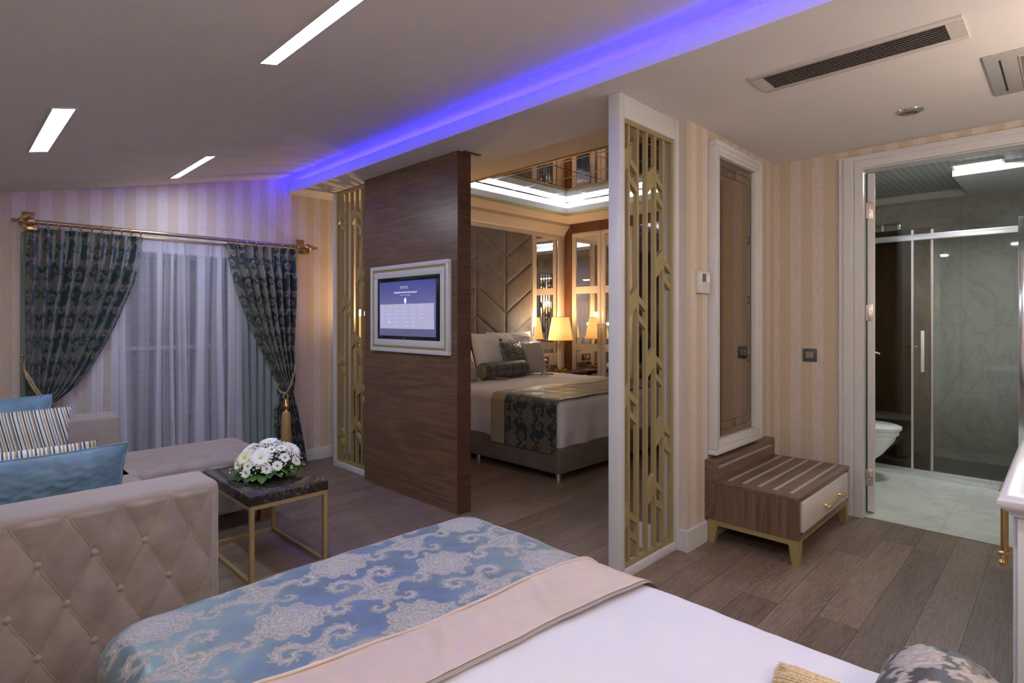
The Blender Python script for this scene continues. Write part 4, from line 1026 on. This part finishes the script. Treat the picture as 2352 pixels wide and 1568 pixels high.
# bedroom bed
QX, QY, WX, WY, QT = 4.20, 3.735, .905, .985, .625
fb = T('bedroom_bed', 'double bed with white duvet on a taupe upholstered base in the bedroom', 'bed', (QX, QY, 0))
P('bed_base', B(3.300, 4.198, 2.752, 4.70, .062, .262, bev=.025, seg=3), 'velvet_base', fb); P('bed_base', B(4.202, 5.10, 2.752, 4.70, .062, .262, bev=.025, seg=3), 'velvet_base', fb)
for x in (3.36, 4.14, 4.26, 5.04):
    for y in (2.81, 3.72, 4.60): P('leg', MB().lathe([(.022, 0), (.022, .063)], (x, y, 0), 'z', 16), 'chrome', fb)
def sag(s, t_, X, Y, Z, fx, fy):
    k = np.clip(fx/.3, 0, 1)*np.clip(1-fy*4, 0, 1); X = X+np.sign(s)*(.012*np.sin(t_*19)*k-.02*np.clip((fx-.25)/.12, 0, 1))
    k = np.clip(fy/.3, 0, 1); Y = Y-(.010*np.sin(s*21+1)*k)+.02*np.clip((fy-.25)/.12, 0, 1); Z = Z+.004*vn(X*7, Y*7, 9); return X, Y, Z
drape('duvet', QX, QY, WX, WY, QT, .06, -(WX+.335), WX+.335, -(WY+.335), WY, 200, 220, 'linen_white', parent=fb, wav=sag, seed=11, amp=.006)
fr_ = T('bed_runner', 'dark damask runner with a gold satin border across the bedroom bed', 'bed runner', (QX, 3.1, QT))
ta = 2.765-QY
drape('damask_field', QX, QY, WX+.004, WY+.03, QT, .06, -(WX+.40), WX+.40, ta, 3.325-QY, 520, 150, 'damask_bed', True, .010, fr_, seed=11, amp=.006, wav=lambda s, t_, X, Y, Z, fx, fy: (X, Y, Z+.004*vn(X*9, Y*9, 2)))
drape('satin_border', QX, QY, WX+.004, WY+.03, QT, .06, -(WX+.40), WX+.40, 3.325-QY, 3.485-QY, 200, 24, 'satin_gold', False, .0115, fr_, seed=11, amp=.006)

# headboard wall unit
hb = T('headboard', 'tall taupe chevron tufted headboard panel behind the bedroom bed', 'headboard', (4.2, 4.73, 0))
X, Z = grid(3.30, 5.12, 560, .20, 2.275, 520)
cw = .455; cx_ = (X-3.30)/cw; ci = np.floor(cx_); f_ = cx_-ci
tri = np.where(ci % 2 == 0, 1-f_, f_)           # 0..1 up or down across a column
dgl = ((Z-1.972-.0)/.328-tri*.915+50.0)
dd = np.abs(dgl-np.round(dgl))*.328*.78; dc_ = np.minimum(f_, 1-f_)*cw
gv = np.minimum(dd, dc_); gz = np.minimum(2.275-Z, .05)
Y = 4.712-.016*(1-np.exp(-gv/.012))+.0015*vn(X*14, Z*14, 2)
G('tufted_panel', X, Y, Z, 'velvet_head', hb)
P('panel_back', B(3.295, 5.125, 4.716, 4.76, .2, 2.28), 'velvet_head', hb)
def crown(x0, x1):
    m = MB(); m.box(x0, x1, 4.70, 4.78, 2.278, 2.345)
    m.prism([(4.78, 2.33), (4.70, 2.33), (4.685, 2.345), (4.675, 2.37), (4.64, 2.405), (4.625, 2.43), (4.61, 2.432), (4.61, 2.47), (4.78, 2.47)], 0, x0, x1); return m
hf = T('wall_panelling', 'ivory lacquered stiles and rails around the headboard and side mirrors', 'wall panelling', (4.2, 4.74, 0))
for a_ in ((5.125, 5.20, 0, 2.28), (5.628, 5.742, 0, 2.28), (3.20, 3.295, 0, 2.28), (2.66, 2.72, 0, 2.28)): P('stile', B(a_[0], a_[1], 4.70, 4.778, a_[2], a_[3], bev=.001), 'ivory_lacquer', hf)
for a_ in ((5.20, 5.628, .664, .812), (2.72, 3.20, .2, .812)): P('rail', B(a_[0], a_[1], 4.70, 4.778, a_[2], a_[3]), 'ivory_lacquer', hf)
struct('trim_7', crown(2.66, 5.745), 'ivory_lacquer')
for xa, xb, tx in ((5.20, 5.628, 'right of the taupe headboard'), (2.72, 3.20, 'left of the taupe headboard')):
    mm = T('side_mirror', 'tall narrow wall mirror '+tx, 'mirror', ((xa+xb)/2, 4.72, .81))
    P('mirror_glass', B(xa, xb, 4.716, 4.722, .812, 2.278), 'mirror_clear', mm)
    P('bevel_edge', MB().box(xa, xa+.010, 4.7135, 4.717, .812, 2.278).box(xb-.010, xb, 4.7135, 4.717, .812, 2.278).box(xa, xb, 4.7135, 4.717, 2.268, 2.278), 'chrome', mm)
so = T('power_socket', 'brown framed socket with white plug above the bedroom nightstand', 'socket', (5.32, 4.70, .73))
P('socket_plate', B(5.235, 5.415, 4.690, 4.70, .69, .775, bev=.002), 'cherry_z', so); P('socket_insert', B(5.262, 5.390, 4.686, 4.691, .708, .757), 'taupe_key', so)
P('plug', MB().lathe([(.016, 0), (.014, -.02), (.006, -.03), (0, -.031)], (5.335, 4.686, .735), 'y', 14).tube([(5.335, 4.66, .735), (5.37, 4.65, .72), (5.40, 4.66, .68), (5.38, 4.66, .62), (5.28, 4.62, .612), (5.22, 4.55, .61)], .003), 'white_plastic', so)

# wardrobe
wr = T('wardrobe', 'ivory wardrobe wall with mirrored doors in a cherry wood frame', 'wardrobe', (5.9, 3.2, 0))
P('wood_frame', MB().box(5.742, 5.80, 4.59, 4.78, 0, 2.47).box(5.742, 5.80, 1.62, 4.59, 2.352, 2.47).box(5.742, 5.80, 3.63, 3.655, 0, 2.352), 'cherry_z', wr)
P('carcass', MB().box(5.80, 6.29, 1.62, 4.76, 0, 2.46), 'cherry_z', wr)
def wdoor(ya, yb, hside):
    d = P('door', MB().box(5.752, 5.775, ya+.003, yb-.003, 2.300, 2.350, bev=.002).box(5.752, 5.775, ya+.003, ya+.055, .08, 2.300, bev=.002).box(5.752, 5.775, yb-.068, yb-.003, .08, 2.300, bev=.002)
          .box(5.752, 5.775, ya+.055, yb-.068, 1.571, 1.659).box(5.752, 5.775, ya+.055, yb-.068, .846, .934).box(5.752, 5.775, ya+.055, yb-.068, .08, .14), 'ivory_lacquer', wr)
    for z0, z1 in ((.14, .846), (.934, 1.571), (1.659, 2.300)):
        p_ = P('mirror_pane', B(5.764, 5.770, ya+.055, yb-.068, z0, z1), 'mirror_clear', d)
        P('bevel_edge', MB().box(5.762, 5.7645, ya+.055, ya+.063, z0, z1).box(5.762, 5.7645, yb-.076, yb-.068, z0, z1).box(5.762, 5.7645, ya+.055, yb-.068, z1-.008, z1).box(5.762, 5.7645, ya+.055, yb-.068, z0, z0+.008), 'chrome', d) if False else None
    hy = ya+.028 if hside < 0 else yb-.028
    m = MB().tube([(5.722, hy, .93), (5.722, hy, 1.19)], .005, 10)
    for z in (.94, 1.18): m.lathe([(.009, 0), (.005, -.008), (.005, -.022), (.009, -.026), (.007, -.036), (0, -.038)], (5.752, hy, z), 'x', 14)
    P('handle', m, 'brass', d)
wdoor(4.13, 4.59, -1); wdoor(3.67, 4.13, 1)
P('dark_glass_door', B(5.752, 5.775, 2.0, 3.62, .08, 2.35), 'mirror_grey', wr)
P('plinth', B(5.76, 5.80, 1.62, 4.59, 0, .08), 'ivory_lacquer', wr)

# nightstands and lamps
def nightstand(xa, xb, label):
    t_ = T('nightstand', label, 'nightstand', ((xa+xb)/2, 4.5, 0))
    P('top', B(xa, xb, 4.30, 4.698, .575, .602, bev=.002), 'cherry_z', t_); P('body', B(xa+.01, xb-.01, 4.325, 4.698, .10, .575), 'walnut_z', t_)
    for z in (.335, .110):
        d = P('drawer', B(xa+.03, xb-.03, 4.308, 4.326, z, z+.215, bev=.002), 'white_lacquer', t_); P('knob', MB().sphere(((xa+xb)/2, 4.295, z+.11), .012, 12), 'brass', d)
    for x in (xa+.04, xb-.04):
        for y in (4.36, 4.66): P('leg', MB().lathe([(.012, 0), (.016, .10)], (x, y, 0), 'z', 12), 'brass', t_)
nightstand(5.15, 5.735, 'wooden topped nightstand right of the bedroom bed'); nightstand(2.68, 3.23, 'wooden topped nightstand left of the bedroom bed, behind the lattice')
def table_lamp(x, y, label):
    z = .602; t_ = T('table_lamp', label, 'lamp', (x, y, z))
    P('base', MB().box(x-.085, x+.085, y-.022, y+.022, z, z+.035, bev=.004).box(x-.022, x+.022, y-.085, y+.085, z, z+.035, bev=.004).lathe([(.045, .035), (.045, .055), (.02, .058)], (x, y, z), 'z', 24), 'brass', t_)
    for k in range(8):
        a = 2*PI*k/8; P('glass_rod', MB().lathe([(.0125, .055), (.0125, .335)], (x+.028*math.cos(a), y+.028*math.sin(a), z), 'z', 12), 'glass_rod', t_)
    P('stem', MB().lathe([(.012, .055), (.012, .335), (.044, .336), (.044, .345), (.022, .347), (.022, .362), (.030, .364), (.030, .370), (.012, .372), (.012, .40)], (x, y, z), 'z', 24), 'brass', t_)
    sh = P('lamp_shade', MB().lathe([(.158, .385), (.107, .670), (.105, .669), (.156, .386)], (x, y, z), 'z', 48), 'shade_fabric', t_)
    m = MB()
    for zz, r in ((.385, .159), (.670, .108)): m.tube([(x+r*math.cos(a), y+r*math.sin(a), z+zz) for a in [2*PI*k/48 for k in range(48)]], .0025, 6, True)
    m.tube([(x+.158*math.cos(-1.25), y+.158*math.sin(-1.25), z+.385), (x+.107*math.cos(-1.25), y+.107*math.sin(-1.25), z+.67)], .003, 6)
    P('shade_trim', m, 'cherry_z', sh)
    P('bulb', MB().sphere((x, y, z+.50), .03, 16), 'bulb_warm', t_)
    ld = bpy.data.lights.new('lamp_glow', 'POINT'); ld.energy = L_LAMP; ld.color = (1.0, .62, .30); ld.shadow_soft_size = .04
    lo = bpy.data.objects.new('lamp_glow', ld); C.objects.link(lo); lo.location = (0, 0, .60+.10); lo.parent = t_
    return t_
table_lamp(5.385, 4.47, 'orange shaded glass column lamp on the right nightstand')
table_lamp(2.93, 4.45, 'orange shaded lamp behind the left lattice, left of the bedroom bed')
rl = T('reading_lamp', 'lit slender reading lamp on the headboard above the pillows', 'wall lamp', (5.06, 4.69, 1.03))
P('wall_base', MB().lathe([(.024, 0), (.022, -.012), (0, -.014)], (5.075, 4.697, 1.03), 'y', 20), 'brass', rl)
P('arm', MB().tube([(5.075, 4.69, 1.03), (5.07, 4.64, 1.05), (5.05, 4.61, 1.10), (5.03, 4.59, 1.17)], .005), 'brass', rl)
P('bulb', MB().sphere((5.02, 4.57, 1.18), .018, 16), 'bulb_read', rl)
ld = bpy.data.lights.new('reading_glow', 'POINT'); ld.energy = 3.0; ld.color = (1, .8, .6); ld.shadow_soft_size = .02
lo = bpy.data.objects.new('reading_glow', ld); C.objects.link(lo); lo.location = (5.02-5.06, 4.54-4.69, 1.18-1.03); lo.parent = rl

# bedroom pillows
pw1 = cushion('bed_pillow', 'white pillow with a blue crest leaning on the headboard', 'linen_white', .70, .48, .27, (4.35, 4.52, .865), (-16, 0, 4), seed=11, pinch=.07, wr=.011, cat='pillow')
cushion('bed_pillow', 'white pillow at the right, propped behind the damask cushion', 'linen_white', .66, .46, .24, (4.60, 4.55, .88), (-12, 0, -6), seed=12, pinch=.07, wr=.011, cat='pillow')
m = MB()
for a in (-50, -25, 0, 25, 50):
    r_ = math.radians(a); dx, dz = math.sin(r_), math.cos(r_); m.prism([(0, 0), (dx*.022-dz*.006, dz*.022+dx*.006), (dx*.045, dz*.045), (dx*.022+dz*.006, dz*.022-dx*.006)], 1, -.001, .001)
c_ = P('crest', m, 'logo_blue'); c_.parent = pw1; c_.location = (-.06, -.142, .10)
cushion('damask_cushion', 'square damask cushion between the white pillow and the grey one', 'damask_bed', .38, .38, .13, (4.45, 4.345, .82), (-22, 0, 8), 'damask', seed=13, cord='satin_gold')
cushion('satin_cushion', 'silver grey satin cushion at the right of the bedroom bolster', 'satin_grey', .38, .38, .14, (4.72, 4.36, .815), (-18, 0, -14), seed=14, wr=.007)
cushion('satin_cushion', 'silver grey satin cushion at the left, half hidden by the television panel', 'satin_grey', .38, .38, .14, (3.60, 4.25, .815), (-18, 0, 10), seed=15, wr=.007)
bolster('bolster_cushion', 'dark damask bolster with a gathered gold end on the bedroom bed', 'damask_bed', 3.83, 4.46, 4.21, .722, .085, 'satin_gold', .55)
for px, lab in ((3.93, 'gold tassel on the bedroom bed below the left bolster end'), (4.62, 'gold tassel on the bedroom bed right of the bolster')):
    t_ = T('bolster_tassel', lab, 'tassel', (px, 4.08, .645)); brush(t_, (px, 4.09, .655), (px+.10, 4.02, .648), .010, .016, 50, 'tassel_gold'); P('tassel_head', MB().sphere((px-.005, 4.093, .656), .012, 10), 'tassel_gold', t_)

# ============================================================ CABINET, BOTTOM RIGHT
cb = T('sideboard', 'white sideboard with moulded top and brass pulls at the right edge', 'sideboard', (2.6, -.2, 0))
P('body', MB().box(1.935, 3.55, -.55, .092, 0, .745, bev=.002), 'white_lacquer', cb)
P('corner_stile', MB().box(1.930, 1.938, .032, .096, 0, .745, bev=.001), 'white_lacquer', cb)
m = MB(); pr = [(0, .745), (.012, .748), (.018, .760), (.030, .768), (.038, .780), (.038, .790), (.030, .798), (.018, .802)]
def loop(off, z): return [(1.930-off, -.56), (1.930-off, .096+off), (3.56+off, .096+off), (3.56+off, -.56)], z
rings = []
for off, z in pr+[(-.02, .806), (-.035, .800)]:
    pts, zz = loop(off, z); rings.append([m.bm.verts.new((x, y, zz)) for x, y in pts])
for A_, B_ in zip(rings, rings[1:]):
    for i in range(3): m.bm.faces.new((A_[i], A_[i+1], B_[i+1], B_[i]))
m.bm.faces.new(rings[-1]); m.bm.faces.new(rings[0][::-1])
P('moulded_top', m, 'white_lacquer', cb)
P('glass_inlay', B(1.985, 3.50, -.50, .045, .800, .8035), 'mirror_clear', cb)
P('inlay_rim', MB().box(1.978, 1.986, -.50, .052, .800, .805).box(1.978, 3.5, .044, .052, .800, .805), 'black_plastic', cb)
for k, x in enumerate((2.30, 2.36)):
    dr_ = P('door', B(2.335+(0 if k else -.38), 2.335+(.38 if k else 0)-.004, .092, .106, .05, .735, bev=.002), 'white_lacquer', cb)
    m = MB().lathe([(.008, 0), (.008, .19)], (x, .146, .52), 'z', 16)
    for z in (.53, .70): m.lathe([(.008, 0), (.006, .01), (.006, .03), (.010, .036), (.012, .044), (.008, .052), (0, .054)], (x, .106, z), 'y', 16)
    m.lathe([(0, -.03), (.009, -.026), (.013, -.016), (.009, -.006), (.012, 0), (.008, .004)], (x, .146, .52), 'z', 18).lathe([(.008, -.004), (.012, 0), (.009, .006), (.013, .012), (.007, .018), (.012, .022)], (x, .146, .71), 'z', 18)
    P('handle', m, 'brass', dr_)

# ============================================================ BATHROOM
sh = T('shower_enclosure', 'framed glass shower enclosure with sliding door in the bathroom', 'shower', (5.48, .7, 0))
XS = 5.48
P('bottom_rail', B(XS-.02, XS+.03, .24, 1.495, 0, .055, bev=.003), 'brushed_metal', sh)
P('header_rail', B(XS-.015, XS+.02, .27, 1.495, 1.875, 1.922, bev=.003), 'brushed_metal', sh)
P('corner_post', B(XS-.03, XS+.03, .215, .268, 0, 1.985, bev=.004), 'chrome', sh)
P('glass_panel', B(XS+.012, XS+.018, .27, .80, .055, 1.875), 'glass_clear', sh)
P('glass_panel', B(XS-.004, XS+.002, .78, 1.495, .055, 1.97), 'glass_mid', sh); P('glass_panel', B(XS+.026, XS+.032, .90, 1.495, .055, 1.97), 'glass_door_reflection', sh)
P('edge_profile', MB().box(XS+.006, XS+.026, .768, .790, .055, 1.955).box(XS-.012, XS+.006, .893, .908, .055, 1.96), 'brushed_metal', sh)
P('door_pull', MB().box(XS-.035, XS-.022, .820, .842, .83, 1.157, bev=.003).box(XS-.024, XS, .825, .837, .86, .875).box(XS-.024, XS, .825, .837, 1.11, 1.125), 'petal_white', sh)
P('side_glass', B(XS+.03, 6.39, .232, .238, .055, 1.93), 'glass_clear', sh)
rs = T('rain_shower', 'chrome shower arm and head above the glass enclosure', 'shower head', (6.1, 1.5, 2.1))
P('arm', MB().tube([(5.95, 1.5, 2.085), (5.95, 1.06, 2.085)], .011, 12), 'chrome', rs); P('head', MB().lathe([(.016, 0), (.02, -.02), (.018, -.045), (0, -.046)], (5.95, 1.075, 2.085), 'z', 16).lathe([(.09, -.10), (.10, -.106), (0, -.112)], (5.95, 1.2, 2.10), 'z', 32).lathe([(.012, -.10), (.012, 0)], (5.95, 1.2, 2.09), 'z', 12), 'chrome', rs)
to = T('toilet', 'white wall hung toilet with closed lid beside the bathroom door', 'toilet', (5.12, 1.2, .05))
def lp(z, k, yf, w_):  # outline: D shape protruding to -Y
    pts = []
    for i in range(33):
        a = PI*i/32; pts.append((5.20+w_*math.cos(a), 1.22-(1.22-yf)*math.sin(a)**.8, z))
    return [(5.20+w_, 1.495, z)]+pts+[(5.20-w_, 1.495, z)]
def loft(loops, cap=True):
    m = MB(); R_ = [[m.bm.verts.new(p) for p in l] for l in loops]; n = len(R_[0])
    for A_, B_ in zip(R_, R_[1:]):
        for i in range(n): m.bm.faces.new((A_[i], A_[(i+1) % n], B_[(i+1) % n], B_[i]))
    if cap: m.bm.faces.new(R_[0][::-1]); m.bm.faces.new(R_[-1])
    return m
P('bowl', loft([lp(.075, 0, 1.20, .09), lp(.10, 0, 1.14, .12), lp(.20, 0, 1.04, .155), lp(.30, 0, .97, .175), lp(.345, 0, .955, .18), lp(.35, 0, .94, .187), lp(.385, 0, .938, .188)]), 'porcelain', to)
P('seat_lid', loft([lp(.388, 0, .925, .193), lp(.398, 0, .922, .195), lp(.402, 0, .925, .193), lp(.403, 0, .921, .196), lp(.414, 0, .922, .195), lp(.424, 0, .95, .17)]), 'porcelain', to)
bl = T('bathroom_light', 'bright rectangular light panel in the bathroom ceiling', 'ceiling light', (5.27, .48, 2.37))
P('diffuser', B(5.205, 5.325, .345, .610, 2.362, 2.374), 'led_bath', bl); P('frame', MB().box(5.19, 5.205, .33, .625, 2.360, 2.376).box(5.325, 5.338, .33, .625, 2.360, 2.376).box(5.205, 5.325, .33, .345, 2.36, 2.376).box(5.205, 5.325, .61, .625, 2.36, 2.376), 'white_plastic', bl)

# ============================================================ UNSEEN LAMPS ADDED BEHIND THE CAMERA (fill light and warm ceiling corners)
def fill_sconce(x, y, z, e, label, c=(1, .87, .76)):
    t_ = T('added_sconce', label, 'wall lamp', (x, y, z))
    P('backplate', B(x-.04, x+.04, -.62, -.61, z-.09, z+.09, bev=.004), 'brass', t_)
    P('arm', MB().tube([(x, -.61, z-.03), (x, y, z-.06), (x, y, z-.01)], .006), 'brass', t_)
    P('lamp_shade', MB().lathe([(.08, 0), (.055, .13), (.053, .129), (.078, .001)], (x, y, z), 'z', 32), 'shade_fabric', t_)
    ld = bpy.data.lights.new('sconce_fill', 'POINT'); ld.energy = e; ld.color = c; ld.shadow_soft_size = .12
    lo = bpy.data.objects.new('sconce_fill', ld); C.objects.link(lo); lo.location = (0, 0, .16); lo.parent = t_
fill_sconce(2.75, -.48, 1.55, 21, 'added unseen warm wall lamp on the back wall over the sideboard')
fill_sconce(.10, -.50, 1.45, 30, 'added unseen warm wall lamp on the back wall beside the near bed')
